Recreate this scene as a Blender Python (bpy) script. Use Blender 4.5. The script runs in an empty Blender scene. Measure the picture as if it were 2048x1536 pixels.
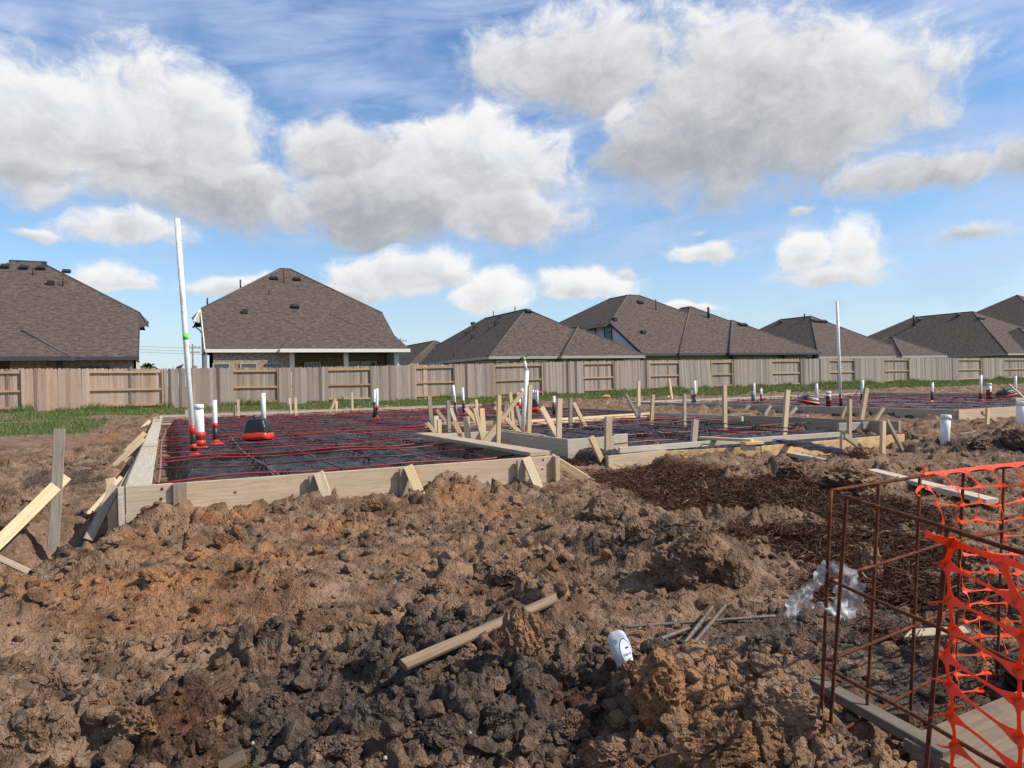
import bpy, bmesh, math, random
import numpy as np
from mathutils import Vector, Matrix
random.seed(7); RNG = np.random.default_rng(7)
S = bpy.context.scene
COL = S.collection
R = math.radians

# ------------------------------------------------------------------ camera
F, CX, CY, HC = 1438.0, 1024.0, 768.0, 1.25        # focal length and centre in photo pixels, eye height
YAW, PITCH, ROLL = R(25.7), R(-0.13), R(1.26)
fw = np.array([math.sin(YAW)*math.cos(PITCH), math.cos(YAW)*math.cos(PITCH), math.sin(PITCH)])
rt = np.array([math.cos(YAW), -math.sin(YAW), 0.0]); up = np.cross(rt, fw)
r2 = rt*math.cos(ROLL) - up*math.sin(ROLL); u2 = up*math.cos(ROLL) + rt*math.sin(ROLL)
CAM = np.array([0.0, 0.0, HC])
cam = bpy.data.cameras.new('camera'); cam_o = bpy.data.objects.new('camera', cam); COL.objects.link(cam_o)
cam.sensor_width = 36.0; cam.lens = 36.0*F/2048.0; cam.clip_start = 0.05; cam.clip_end = 5000
cam_o.matrix_world = Matrix(((r2[0], u2[0], -fw[0], 0), (r2[1], u2[1], -fw[1], 0), (r2[2], u2[2], -fw[2], HC), (0, 0, 0, 1)))
S.camera = cam_o
# photo pixel -> point on a level plane / a vertical plane / a sloping plane
def ray(x, y): return fw + r2*(x-CX)/F + u2*(CY-y)/F
def pz(x, y, z): d = ray(x, y); return CAM + d*((z-HC)/d[2])
def py(x, y, Y): d = ray(x, y); return CAM + d*(Y/d[1])
def px_(x, y, X): d = ray(x, y); return CAM + d*(X/d[0])
def pslope(x, y, Y0, z0, s):
    d = ray(x, y); return CAM + d*((z0 - s*Y0 - HC)/(d[2]-s*d[1]))

# ------------------------------------------------------------------ sun, sky, exposure
SUN_EL = R(43); SUN_AZ = math.atan2(0.80, -0.60)     # azimuth from +Y towards +X
sv = Vector((math.sin(SUN_AZ)*math.cos(SUN_EL), math.cos(SUN_AZ)*math.cos(SUN_EL), math.sin(SUN_EL)))
sun = bpy.data.lights.new('sun', 'SUN'); sun.energy = 5.0; sun.angle = R(0.55); sun.color = (1.0, 0.94, 0.84)
sun_o = bpy.data.objects.new('sun', sun); COL.objects.link(sun_o)
sun_o.rotation_euler = sv.to_track_quat('Z', 'Y').to_euler(); sun_o.location = (20, -20, 40)
S.view_settings.view_transform = 'Standard'; S.view_settings.look = 'None'
S.view_settings.exposure = 0.15; S.view_settings.gamma = 1.0

world = bpy.data.worlds.new('World'); S.world = world; world.use_nodes = True
world.cycles.sampling_method = 'NONE'
S.cycles.max_bounces = 5; S.cycles.diffuse_bounces = 2; S.cycles.glossy_bounces = 2; S.cycles.transparent_max_bounces = 8
WT = world.node_tree; WT.nodes.clear()
class NT:
    """small helper that writes shader node graphs"""
    def __init__(s, tree): s.t = tree
    def n(s, typ, **kw):
        n = s.t.nodes.new(typ)
        for k, v in kw.items(): setattr(n, k, v)
        return n
    def put(s, sock, v):
        if isinstance(v, bpy.types.NodeSocket): s.t.links.new(v, sock)
        elif v is not None: sock.default_value = v
    def m(s, op, a, b=None, c=None, clamp=False):
        n = s.n('ShaderNodeMath', operation=op, use_clamp=clamp)
        s.put(n.inputs[0], a); s.put(n.inputs[1], b); s.put(n.inputs[2], c)
        return n.outputs[0]
    def vm(s, op, a, b=None, scale=None):
        n = s.n('ShaderNodeVectorMath', operation=op)
        s.put(n.inputs[0], a); s.put(n.inputs[1], b)
        if scale is not None: s.put(n.inputs['Scale'], scale)
        return n.outputs[1] if op in ('LENGTH', 'DOT_PRODUCT') else n.outputs[0]
    def ss(s, v, a, b, lo=0.0, hi=1.0, typ='SMOOTHSTEP'):
        n = s.n('ShaderNodeMapRange', interpolation_type=typ)
        s.put(n.inputs[0], v); s.put(n.inputs[1], a); s.put(n.inputs[2], b); s.put(n.inputs[3], lo); s.put(n.inputs[4], hi)
        return n.outputs[0]
    def noise(s, vec, scale, detail=4, rough=0.55, dist=0.0, out=0):
        n = s.n('ShaderNodeTexNoise')
        s.put(n.inputs['Vector'], vec); s.put(n.inputs['Scale'], scale); s.put(n.inputs['Detail'], detail)
        s.put(n.inputs['Roughness'], rough); s.put(n.inputs['Distortion'], dist)
        return n.outputs[out]
    def mix(s, f, a, b, typ='MIX'):
        n = s.n('ShaderNodeMix', data_type='RGBA', blend_type=typ)
        s.put(n.inputs[0], f)
        for k, v in ((6, a), (7, b)):
            if isinstance(v, (tuple, list)) and len(v) == 3: v = (*v, 1)
            s.put(n.inputs[k], v)
        return n.outputs[2]
    def xyz(s, x, y, z=0.0):
        n = s.n('ShaderNodeCombineXYZ'); s.put(n.inputs[0], x); s.put(n.inputs[1], y); s.put(n.inputs[2], z); return n.outputs[0]
    def sep(s, v):
        n = s.n('ShaderNodeSeparateXYZ'); s.put(n.inputs[0], v); return n.outputs

# --- clouds: heaps with flat bases, each at its own place in the sky (azimuth, elevation)
w = NT(WT)
tc = w.n('ShaderNodeTexCoord').outputs['Generated']
dirv = w.vm('NORMALIZE', tc); sx, sy, sz = w.sep(dirv)
az0 = w.m('ARCTAN2', sx, sy); el0 = w.m('ARCSINE', sz)
base = w.xyz(az0, w.m('MULTIPLY', el0, 1.25))
nv = w.noise(base, 8.0, 3, 0.55, out=1)
pw3 = w.vm('MULTIPLY_ADD', nv, (0.095, 0.060, 0.0)); pw3.node.inputs[2].default_value = (-0.0475, -0.030, 0.0)
pw3 = w.vm('ADD', pw3, w.xyz(az0, el0))
wz0 = w.sep(nv)[2]
pw = w.vm('MULTIPLY', pw3, (1.0, 1.25, 0.0))
nA = w.noise(pw, 13.0, 8, 0.66)
nB = w.noise(w.vm('ADD', pw, (0.016, 0.022, 0.0)), 13.0, 6, 0.66)      # same field a little towards the sun: gives the heaps relief
rel = w.m('SUBTRACT', nA, nB)
nStreak = w.noise(w.xyz(az0, w.m('MULTIPLY', w.m('ADD', el0, w.m('MULTIPLY', az0, -0.12)), 5.0)), 3.2, 5, 0.62, 0.6)
sky = w.n('ShaderNodeTexSky', sky_type='NISHITA', sun_disc=False)
sky.sun_elevation = SUN_EL; sky.sun_rotation = SUN_AZ; sky.air_density = 1.0; sky.dust_density = 0.6; sky.ozone_density = 2.2; sky.altitude = 30
def azel(x, y):
    d = ray(x, y); d = d/np.linalg.norm(d); return math.atan2(d[0], d[1]), math.asin(d[2])
# high thin veil, all round the sky, thicker overhead
veil = w.m('MULTIPLY', w.ss(nStreak, 0.28, 0.74), w.ss(w.m('ADD', wz0, w.m('ADD', w.m('MULTIPLY', el0, 0.55), w.m('MULTIPLY', az0, 0.10))), 0.38, 0.80))
veil = w.m('MULTIPLY', veil, 0.92)
haze = w.ss(el0, 0.0, 0.26, 0.60, 0.0)
A0 = w.m('MAXIMUM', veil, haze)
Ccol = w.mix(w.ss(el0, 0.0, 0.30), (0.62, 0.82, 1.08), (0.62, 0.75, 1.06))
LIT, SHD = (1.17, 1.16, 1.15), (0.44, 0.47, 0.52)
# x, y, half-width, height above, depth below (photo pixels), noise, softness, density, light bias
heaps = [
 (1840, 345, 250, 60, 62, 1.0, .55, .85, -.10), (2060, 300, 180, 60, 90, 1.0, .6, .8, -.05), (1960, 470, 190, 40, 30, 1.0, .7, .6, -.05),
 (1180, 130, 300, 130, 130, 1.0, .6, .92, .02), (1480, 255, 350, 250, 150, .85, .42, 1., -.16), (1700, 190, 300, 150, 140, .9, .5, .95, .08), (1330, 310, 190, 110, 75, .9, .5, .95, -.26),
 (1240, 230, 90, 60, 60, 1.2, .8, .6, .2),
 (60, 270, 330, 185, 130, .75, .28, 1., .16), (300, 290, 310, 185, 150, .75, .28, 1., .10), (440, 370, 210, 90, 100, .8, .4, 1., -.08), (60, 330, 200, 50, 50, .9, .5, .9, -.12),
 (690, 300, 140, 80, 80, .9, .35, .95, .02), (930, 330, 260, 120, 120, .75, .3, 1., .20), (760, 420, 260, 110, 85, .8, .38, 1., -.20), (1010, 440, 190, 90, 70, .9, .5, .95, .0), (600, 410, 80, 60, 80, .9, .5, .9, .0),
 (250, 460, 210, 55, 40, 1.1, .7, .8, .2), (70, 470, 80, 25, 20, 1., .6, .8, .2), 
 (230, 570, 120, 50, 22, .8, .3, .97, .28), (480, 580, 150, 40, 25, .9, .4, .92, .24), (800, 560, 200, 72, 45, .85, .30, .98, .22), (980, 600, 100, 66, 40, .8, .26, 1., .40), (690, 585, 130, 40, 30, .9, .5, .85, .1),
 (1160, 585, 130, 62, 24, .8, .28, .98, .32), (1240, 545, 60, 40, 40, .9, .5, .7, .05), (1250, 612, 90, 18, 12, .9, .5, .8, .3), (1420, 505, 100, 34, 26, .9, .35, .92, .26),
 (1600, 520, 70, 72, 40, .75, .26, 1., .34), (1690, 510, 80, 84, 50, .75, .26, 1., .36), (1660, 548, 150, 30, 20, .9, .45, .9, .1), (1370, 615, 120, 18, 10, .9, .6, .7, .3),
 (1600, 415, 70, 25, 22, 1.1, .7, .6, -.05), (1410, 455, 60, 25, 25, 1.1, .8, .5, .1), 
 # the sky goes on outside the picture
 (-600, 300, 420, 190, 120, .8, .35, 1., .1), (-1300, 500, 300, 120, 70, .8, .35, 1., .1), (2700, 350, 400, 170, 110, .8, .35, 1., .05),
]
T = w.m('MULTIPLY_ADD', nA, 1.25, 1.0-0.625)                          # ragged rim shared by all heaps
P3 = w.sep(pw3)
PE = w.xyz(P3[0], P3[1], P3[1])
best = None
for (hx, hy, hw, ht, hb, amp, soft, dens, bias) in heaps:
    a, e = azel(hx, hy)
    k = 1.0/(1.0+((hx-CX)/F)**2)                                     # pixels to radians away from the axis
    ra, rt_, rb_ = 1.12*hw/F*max(k, .35), 1.12*ht/F*max(math.sqrt(k), .5), 1.12*hb/F*max(math.sqrt(k), .5)
    v = w.n('ShaderNodeVectorMath', operation='MULTIPLY_ADD'); w.put(v.inputs[0], PE)
    v.inputs[1].default_value = (1/ra, 1/rt_, -1/rb_); v.inputs[2].default_value = (-a/ra, -e/rt_, e/rb_)
    q = w.vm('LENGTH', w.vm('MAXIMUM', v.outputs[0], (-9, 0, 0)))
    fi = w.m('SUBTRACT', dens, q)                                     # 1 in the middle, 0 on the rim
    li = w.m('ADD', w.vm('DOT_PRODUCT', v.outputs[0], (0.06, 0.42*rt_/(rt_+rb_)*1.2, -0.42*rb_/(rt_+rb_)*1.2)), bias)
    if best is None: best, lig = fi, li
    else:
        sel = w.ss(w.m('SUBTRACT', fi, best), -0.12, 0.12, typ='LINEAR')
        lig = w.m('ADD', lig, w.m('MULTIPLY', w.m('SUBTRACT', li, lig), sel))
        best = w.m('MAXIMUM', best, fi)
fld = w.m('SUBTRACT', w.m('ADD', best, T), 1.0)
alpha = w.m('MULTIPLY', w.ss(fld, -0.06, 0.48), 0.98)
core = w.ss(fld, 0.1, 1.0)
lv = w.m('SUBTRACT', w.m('ADD', lig, w.m('MULTIPLY', rel, 1.15)), w.m('MULTIPLY', core, 0.27))
hcol = w.mix(w.ss(lv, -0.85, 0.62), SHD, LIT)
# behind the camera and overhead the same broken cloud carries on
out_m = w.m('MAXIMUM', w.ss(w.m('ABSOLUTE', w.m('SUBTRACT', az0, float(YAW))), 0.95, 1.25), w.ss(el0, 0.62, 0.80))
gen = w.m('MULTIPLY', w.m('MULTIPLY', w.ss(w.noise(dirv, 3.0, 4, 0.58), 0.50, 0.62), out_m), 0.95)
hcol = w.mix(w.m('GREATER_THAN', gen, alpha), hcol, (0.68, 0.69, 0.71))
alpha = w.m('MAXIMUM', alpha, gen)
Ccol = w.mix(alpha, Ccol, hcol)
A = w.m('MAXIMUM', A0, alpha)
bg1 = w.n('ShaderNodeBackground'); hs = w.n('ShaderNodeHueSaturation'); hs.inputs['Saturation'].default_value = 1.22; w.put(hs.inputs['Color'], sky.outputs[0]); w.put(bg1.inputs[0], hs.outputs[0]); bg1.inputs[1].default_value = 0.15
bg2 = w.n('ShaderNodeBackground'); w.put(bg2.inputs[0], Ccol); bg2.inputs[1].default_value = 0.75
mx = w.n('ShaderNodeMixShader'); w.put(mx.inputs[0], A)
WT.links.new(bg1.outputs[0], mx.inputs[1]); WT.links.new(bg2.outputs[0], mx.inputs[2])
wo = w.n('ShaderNodeOutputWorld'); WT.links.new(mx.outputs[0], wo.inputs[0])

# ------------------------------------------------------------------ mesh helpers
def tag(o, label=None, cat=None, group=None, kind=None):
    if label: o['label'] = label
    if cat: o['category'] = cat
    if group: o['group'] = group
    if kind: o['kind'] = kind
    return o
def link(o, parent=None):
    COL.objects.link(o)
    if parent is not None: o.parent = parent
    return o
def empty(name, loc=(0, 0, 0)):
    o = bpy.data.objects.new(name, None); o.location = loc; o.empty_display_size = 0.2; COL.objects.link(o); return o
def mesh(name, verts, faces, mat=None, smooth=False):
    me = bpy.data.meshes.new(name); me.from_pydata([tuple(map(float, v)) for v in verts], [], faces)
    if mat: me.materials.append(mat)
    if smooth: me.polygons.foreach_set('use_smooth', [True]*len(me.polygons))
    me.update(); return me
def obj(name, me, parent=None, M=None):
    o = bpy.data.objects.new(name, me); link(o, parent)
    if M is not None: o.matrix_world = M
    if parent is not None:
        bpy_parent_fix(o, parent, M)
    return o
def bpy_parent_fix(o, parent, M):
    # parents only ever carry a location, so the child keeps its world placement
    o.matrix_parent_inverse = Matrix.Translation(-Vector(parent.location)); 
    o.matrix_basis = M if M is not None else Matrix.Identity(4)
def npmesh(name, V, Fc, mat=None, smooth=False, attrs=None):
    """fast mesh from numpy: V (n,3), Fc (m,k) with constant k"""
    me = bpy.data.meshes.new(name); n, m, k = len(V), len(Fc), Fc.shape[1]
    me.vertices.add(n); me.vertices.foreach_set('co', np.ascontiguousarray(V, dtype=np.float32).ravel())
    me.loops.add(m*k); me.loops.foreach_set('vertex_index', np.ascontiguousarray(Fc, dtype=np.int32).ravel())
    me.polygons.add(m); me.polygons.foreach_set('loop_start', np.arange(0, m*k, k, dtype=np.int32))
    me.polygons.foreach_set('use_smooth', np.full(m, smooth))
    for nm, arr in (attrs or {}).items():
        a = me.attributes.new(nm, 'FLOAT_COLOR', 'POINT'); a.data.foreach_set('color', np.ascontiguousarray(arr, dtype=np.float32).ravel())
    if mat: me.materials.append(mat)
    me.update(calc_edges=True); me.validate(); return me

def prism_mesh(name, L, w, t, mat, ch=0.003, cut0=0.0, cut1=0.0, seed=None):
    """sawn timber: length L along local x, w along y, t along z, chamfered edges; cut0/cut1 slant the two ends, seed bows it a little"""
    c = min(ch, w*.2, t*.2); hw, ht = w/2, t/2
    sec = [(-hw+c, -ht), (hw-c, -ht), (hw, -ht+c), (hw, ht-c), (hw-c, ht), (-hw+c, ht), (-hw, ht-c), (-hw, -ht+c)]
    nseg = 1 if (seed is None or L < .6) else 3
    rr = random.Random(seed); bow = 0 if seed is None else rr.uniform(-.004, .004)*L; tw = 0 if seed is None else rr.uniform(-.02, .02)
    V = []
    for i in range(nseg+1):
        u = i/nseg; x = u*L
        b = bow*4*u*(1-u)
        for (y, z) in sec:
            xx = x + (cut0*(y/w) if i == 0 else 0) + (cut1*(y/w) if i == nseg else 0)
            a = tw*(u-.5); V.append((xx, y*math.cos(a)-z*math.sin(a)+b, y*math.sin(a)+z*math.cos(a)))
    Fc = []
    for i in range(nseg):
        for j in range(8): k = (j+1) % 8; Fc.append((i*8+j, i*8+k, (i+1)*8+k, (i+1)*8+j))
    Fc.append(tuple(range(7, -1, -1))); Fc.append(tuple(nseg*8+j for j in range(8)))
    return mesh(name, V, Fc, mat)
def frame_from(a, b, upv):
    a = Vector(a); b = Vector(b); x = (b-a).normalized(); u = Vector(upv)
    y = u.cross(x)
    if y.length < 1e-4: y = Vector((0, 1, 0)).cross(x)
    y.normalize(); z = x.cross(y)
    return Matrix(((x.x, y.x, z.x, a.x), (x.y, y.y, z.y, a.y), (x.z, y.z, z.z, a.z), (0, 0, 0, 1))), (b-a).length
def plank(name, a, b, w, t, mat, parent=None, upv=(0, 0, 1), **kw):
    """a timber from a to b; t is measured along upv, w across it"""
    M, L = frame_from(a, b, upv)
    kw.setdefault('seed', random.randint(0, 9999))
    return obj(name, prism_mesh(name, L, w, t, mat, **kw), parent, M)
def tube_data(pts, r, seg=8, caps=True, closed=False):
    P = [Vector(p) for p in pts]; n = len(P); V = []; Fc = []
    rad = r if isinstance(r, (list, tuple)) else [r]*n
    pn = None
    for i in range(n):
        if closed: d = P[(i+1) % n]-P[i-1]
        else: d = P[min(i+1, n-1)]-P[max(i-1, 0)]
        d.normalize()
        if pn is None:
            h = Vector((0, 0, 1)) if abs(d.z) < .9 else Vector((1, 0, 0)); pn = d.cross(h).normalized()
        else:
            pn = (pn - d*pn.dot(d)).normalized()
        bn = d.cross(pn)
        for k in range(seg):
            a = 2*math.pi*k/seg; V.append(P[i] + (pn*math.cos(a) + bn*math.sin(a))*rad[i])
    for i in range(n if closed else n-1):
        i2 = (i+1) % n
        for k in range(seg): k2 = (k+1) % seg; Fc.append((i*seg+k, i*seg+k2, i2*seg+k2, i2*seg+k))
    if caps and not closed: Fc.append(tuple(range(seg-1, -1, -1))); Fc.append(tuple((n-1)*seg+k for k in range(seg)))
    return V, Fc
def tube(name, pts, r, mat, parent=None, seg=8, **kw):
    V, Fc = tube_data(pts, r, seg, **kw)
    me = mesh(name, V, Fc, mat, smooth=True)
    return obj(name, me, parent)
def join(parts):
    V = []; Fc = []
    for v, f in parts:
        k = len(V); V += list(v); Fc += [tuple(i+k for i in ff) for ff in f]
    return V, Fc
def boxdata(c, s):
    cx, cy, cz = c; a, b, d = s[0]/2, s[1]/2, s[2]/2
    V = [(cx+i*a, cy+j*b, cz+k*d) for i in (-1, 1) for j in (-1, 1) for k in (-1, 1)]
    return V, [(0, 1, 3, 2), (4, 6, 7, 5), (0, 4, 5, 1), (2, 3, 7, 6), (0, 2, 6, 4), (1, 5, 7, 3)]
def box(name, c, s, mat, parent=None):
    V, Fc = boxdata(c, s); return obj(name, mesh(name, V, Fc, mat), parent)
def lathe(prof, seg=20):
    V = []; Fc = []
    for r, z in prof:
        for k in range(seg): a = 2*math.pi*k/seg; V.append((r*math.cos(a), r*math.sin(a), z))
    for i in range(len(prof)-1):
        for k in range(seg): k2 = (k+1) % seg; Fc.append((i*seg+k, i*seg+k2, (i+1)*seg+k2, (i+1)*seg+k))
    Fc.append(tuple(range(seg-1, -1, -1))); Fc.append(tuple((len(prof)-1)*seg+k for k in range(seg)))
    return V, Fc

# ------------------------------------------------------------------ materials
def material(name, fn, **bs):
    m = bpy.data.materials.new(name); m.use_nodes = True; t = m.node_tree; b = t.nodes['Principled BSDF']
    n = NT(t); b.inputs['Specular IOR Level'].default_value = 0.25
    for k, v in bs.items(): b.inputs[k.replace('_', ' ')].default_value = v
    if fn: fn(n, b)
    return m
def bump(n, b, h, strength=0.5, dist=0.01):
    bn = n.n('ShaderNodeBump'); n.put(bn.inputs['Height'], h); bn.inputs['Strength'].default_value = strength; bn.inputs['Distance'].default_value = dist
    n.put(b.inputs['Normal'], bn.outputs[0])
def wood(name, c1, c2, knots=(0.12, 0.06, 0.03), dirt=(0.20, 0.15, 0.11), dirt_amt=0.35, rough=0.75, rnd=0.30):
    def fn(n, b):
        tc = n.n('ShaderNodeTexCoord').outputs['Object']; oi = n.n('ShaderNodeObjectInfo').outputs['Random']
        off = n.vm('ADD', tc, n.xyz(n.m('MULTIPLY', oi, 37.0), n.m('MULTIPLY', oi, 11.0), n.m('MULTIPLY', oi, 5.0)))
        gv = n.vm('MULTIPLY', off, (1.3, 22.0, 22.0))
        g1 = n.noise(gv, 2.2, 5, 0.6, 0.8); g2 = n.noise(n.vm('MULTIPLY', off, (6.0, 90.0, 90.0)), 2.0, 3, 0.6)
        col = n.mix(n.ss(g1, 0.32, 0.70), c1, c2)
        col = n.mix(n.m('MULTIPLY', n.ss(g2, .55, .75), .35), col, knots)
        kn = n.noise(n.vm('MULTIPLY', off, (3.0, 9.0, 9.0)), 1.0, 2, .5)
        col = n.mix(n.ss(kn, .74, .80, 0, .7), col, knots)
        d = n.noise(off, 5.0, 6, .65); col = n.mix(n.ss(d, .50, .78, 0, dirt_amt), col, dirt)
        hv = n.n('ShaderNodeHueSaturation'); n.put(hv.inputs['Color'], col)
        n.put(hv.inputs['Value'], n.ss(oi, 0, 1, 1-rnd, 1+rnd*.6, 'LINEAR')); n.put(hv.inputs['Saturation'], n.ss(n.m('FRACT', n.m('MULTIPLY', oi, 7.3)), 0, 1, .8, 1.1, 'LINEAR'))
        n.put(b.inputs['Base Color'], hv.outputs[0]); b.inputs['Roughness'].default_value = rough
        bump(n, b, n.m('ADD', g1, n.m('MULTIPLY', g2, .6)), .35, .004)
    return material(name, fn)
W_NEW = wood('new_pine', (.70, .53, .33), (.57, .41, .23), dirt_amt=.2)
W_OLD = wood('weathered_pine', (.44, .345, .245), (.30, .23, .165), dirt_amt=.3)
W_GREY = wood('grey_timber', (.36, .31, .245), (.24, .205, .165), dirt_amt=.3)
W_FORM = wood('form_board', (.52, .39, .255), (.40, .29, .185), dirt=(.40, .33, .25), dirt_amt=.5, rnd=.12)
W_CONC = wood('cement_stained_board', (.52, .45, .345), (.40, .34, .26), dirt=(.56, .52, .44), dirt_amt=.6, rnd=.1)
W_MUD = wood('muddy_board', (.24, .17, .105), (.17, .12, .075), dirt=(.13, .095, .068), dirt_amt=1.0, rnd=.1)
W_BRN = wood('brown_stick', (.21, .14, .085), (.13, .085, .05), dirt_amt=.5)
W_DRY = wood('dull_grey_timber', (.175, .14, .105), (.11, .09, .07), dirt=(.12, .09, .066), dirt_amt=.7)
W_FTAN = wood('fence_cedar_tan', (.50, .345, .25), (.40, .27, .195), dirt=(.30, .24, .19), dirt_amt=.5, rnd=.26)
W_FBRN = wood('fence_cedar_brown', (.385, .305, .245), (.30, .235, .188), dirt=(.25, .22, .19), dirt_amt=.55, rnd=.30)
W_FGRY = wood('fence_cedar_grey', (.37, .31, .255), (.28, .232, .19), dirt=(.27, .25, .23), dirt_amt=.65, rnd=.32)
W_RAIL = wood('fence_rail_treated', (.48, .305, .165), (.38, .235, .125), dirt_amt=.3, rnd=.2)
def osb(n, b):
    tc = n.n('ShaderNodeTexCoord').outputs['Object']
    v = n.n('ShaderNodeTexVoronoi'); n.put(v.inputs['Vector'], n.vm('MULTIPLY', tc, (28., 60., 60.))); v.inputs['Scale'].default_value = 1.0
    c = n.mix(n.ss(n.noise(tc, 9, 3), .35, .65), (.62, .43, .22), (.48, .31, .14))
    c = n.mix(.35, c, v.outputs['Color'], 'SOFT_LIGHT'); c = n.mix(n.ss(n.noise(tc, 3.5, 5, .7), .55, .75, 0, .5), c, (.30, .16, .07))
    n.put(b.inputs['Base Color'], c); b.inputs['Roughness'].default_value = .8; bump(n, b, v.outputs['Distance'], .3, .004)
OSB = material('strand_board', osb)
def plain(name, col, rough=.5, var=.12, scale=8., dirt=None, dirt_amt=.3, metal=0., spec=.3, bmp=0.):
    def fn(n, b):
        tc = n.n('ShaderNodeTexCoord').outputs['Object']
        nz = n.noise(tc, scale, 5, .6)
        c = n.mix(n.ss(nz, .3, .7), tuple(x*(1-var) for x in col), tuple(min(1, x*(1+var)) for x in col))
        if dirt: c = n.mix(n.ss(n.noise(tc, scale*.35, 6, .7), .50, .72, 0, dirt_amt), c, dirt)
        n.put(b.inputs['Base Color'], c); b.inputs['Roughness'].default_value = rough; b.inputs['Metallic'].default_value = metal
        b.inputs['Specular IOR Level'].default_value = spec
        if bmp: bump(n, b, nz, bmp, .004)
    return material(name, fn)
PVC = plain('white_pvc', (.78, .78, .76), .35, .04, 20, (.36, .28, .20), .65, spec=.4)
TAPE_R = plain('red_tape', (.55, .035, .02), .35, .2, 14, (.25, .03, .02), .4, spec=.4)
SLEEVE = plain('black_sleeve', (.014, .014, .016), .4, .2, 12, (.08, .07, .06), .3, spec=.4)
GREEN = plain('green_band', (.16, .80, .10), .5)
FOIL = plain('grey_foam', (.20, .22, .25), .6)
CABLE = plain('red_tendon_sheath', (.25, .020, .016), .38, .25, 5, (.13, .06, .05), .35, spec=.4)
CABLE3 = plain('dark_tendon_sheath', (.105, .014, .013), .4, .3, 5, (.03, .015, .014), .6, spec=.4)
CABLE2 = plain('mauve_tube', (.24, .115, .12), .45, .15, 5)
REBAR_D = plain('dark_steel_bar', (.055, .048, .043), .6, .3, 12, (.14, .08, .05), .3, metal=.3)
CHAIR = plain('black_chair_plastic', (.010, .010, .011), .45)
RUST = plain('rusted_bar', (.095, .026, .010), .88, .35, 30, (.30, .10, .022), .65, bmp=.6)
ORANGE = plain('orange_mesh_plastic', (.86, .085, .016), .42, .06, 9, spec=.35)
STEEL = plain('steel_rebar', (.19, .15, .12), .6, .3, 25, (.24, .12, .06), .5, metal=.2)
def net_fn(m):
    t = m.node_tree; b = t.nodes['Principled BSDF']; n = NT(t)
    tr = n.n('ShaderNodeBsdfTranslucent'); tr.inputs[0].default_value = (.95, .12, .015, 1)
    mx = n.n('ShaderNodeMixShader'); mx.inputs[0].default_value = .38
    t.links.new(b.outputs[0], mx.inputs[1]); t.links.new(tr.outputs[0], mx.inputs[2])
    t.links.new(mx.outputs[0], t.nodes['Material Output'].inputs[0])
net_fn(ORANGE)
def poly_fn(n, b):
    tc = n.n('ShaderNodeTexCoord').outputs['Object']
    wv = n.noise(n.vm('MULTIPLY', tc, (1.0, 2.2, 1.0)), 5.5, 6, .62, 1.4); w2 = n.noise(n.vm('MULTIPLY', tc, (2.4, 1.0, 1.0)), 9.0, 4, .6, 2.0)
    dust_sheen = n.ss(n.noise(tc, 1.7, 6, .68), .45, .75, 0., .55)  # patchy dust, its grey lightened to paint a pale sheen into the colour
    n.put(b.inputs['Base Color'], n.mix(dust_sheen, (.014, .0135, .014), (.135, .122, .112)))
    n.put(b.inputs['Roughness'], n.ss(n.noise(tc, 3, 4), .3, .7, .20, .42)); b.inputs['Specular IOR Level'].default_value = .5
    ridg = n.m('ABSOLUTE', n.m('SUBTRACT', wv, .5)); rid2 = n.m('ABSOLUTE', n.m('SUBTRACT', w2, .5))
    bump(n, b, n.m('ADD', n.m('MULTIPLY', ridg, 1.6), rid2), 1.0, .09)
POLY = material('black_polythene', poly_fn)
def tub_fn(n, b):
    tc = n.n('ShaderNodeTexCoord').outputs['Object']
    n.put(b.inputs['Base Color'], (.012, .012, .014, 1)); b.inputs['Roughness'].default_value = .3; b.inputs['Specular IOR Level'].default_value = .5
    bump(n, b, n.noise(tc, 9, 5, .6, 1.5), .7, .02)
TUB = material('black_film_wrap', tub_fn)
def clear_film(name, tint, alpha):
    def fn(n, b):
        tc = n.n('ShaderNodeTexCoord').outputs['Object']; nz = n.noise(tc, 26, 5, .65, 1.5)
        n.put(b.inputs['Base Color'], (*tint, 1)); b.inputs['Roughness'].default_value = .38; b.inputs['Specular IOR Level'].default_value = .4
        n.put(b.inputs['Alpha'], n.ss(nz, .3, .72, alpha-.22, min(1, alpha+.3))); bump(n, b, nz, .3, .006)
    return material(name, fn)
FILM = clear_film('clear_film', (.66, .66, .66), .46)
PURPLE = clear_film('purple_film', (.15, .10, .13), .97)

# ------------------------------------------------------------------ numpy noise
def h2(ix, iy, seed):
    n = (ix.astype(np.int64)*374761393 + iy.astype(np.int64)*668265263 + seed*1274126177) & 0xFFFFFFFF
    n = ((n ^ (n >> 13))*1274126177) & 0xFFFFFFFF
    return ((n ^ (n >> 16)) & 0xFFFFFF)/float(0xFFFFFF)
def vnoise(x, y, seed=0):
    ix, iy = np.floor(x), np.floor(y); fx, fy = x-ix, y-iy
    u, v = fx*fx*fx*(fx*(fx*6-15)+10), fy*fy*fy*(fy*(fy*6-15)+10)
    a, b, c, d = h2(ix, iy, seed), h2(ix+1, iy, seed), h2(ix, iy+1, seed), h2(ix+1, iy+1, seed)
    return (a*(1-u)+b*u)*(1-v) + (c*(1-u)+d*u)*v - .5
def fbm(x, y, sc, oct=4, seed=0, gain=.5):
    s = 0; a = 1.; x, y = x/sc, y/sc
    for i in range(oct): s = s + a*vnoise(x, y, seed+i); x, y, a = x*2.03+7.1, y*2.03+3.7, a*gain
    return s
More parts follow.
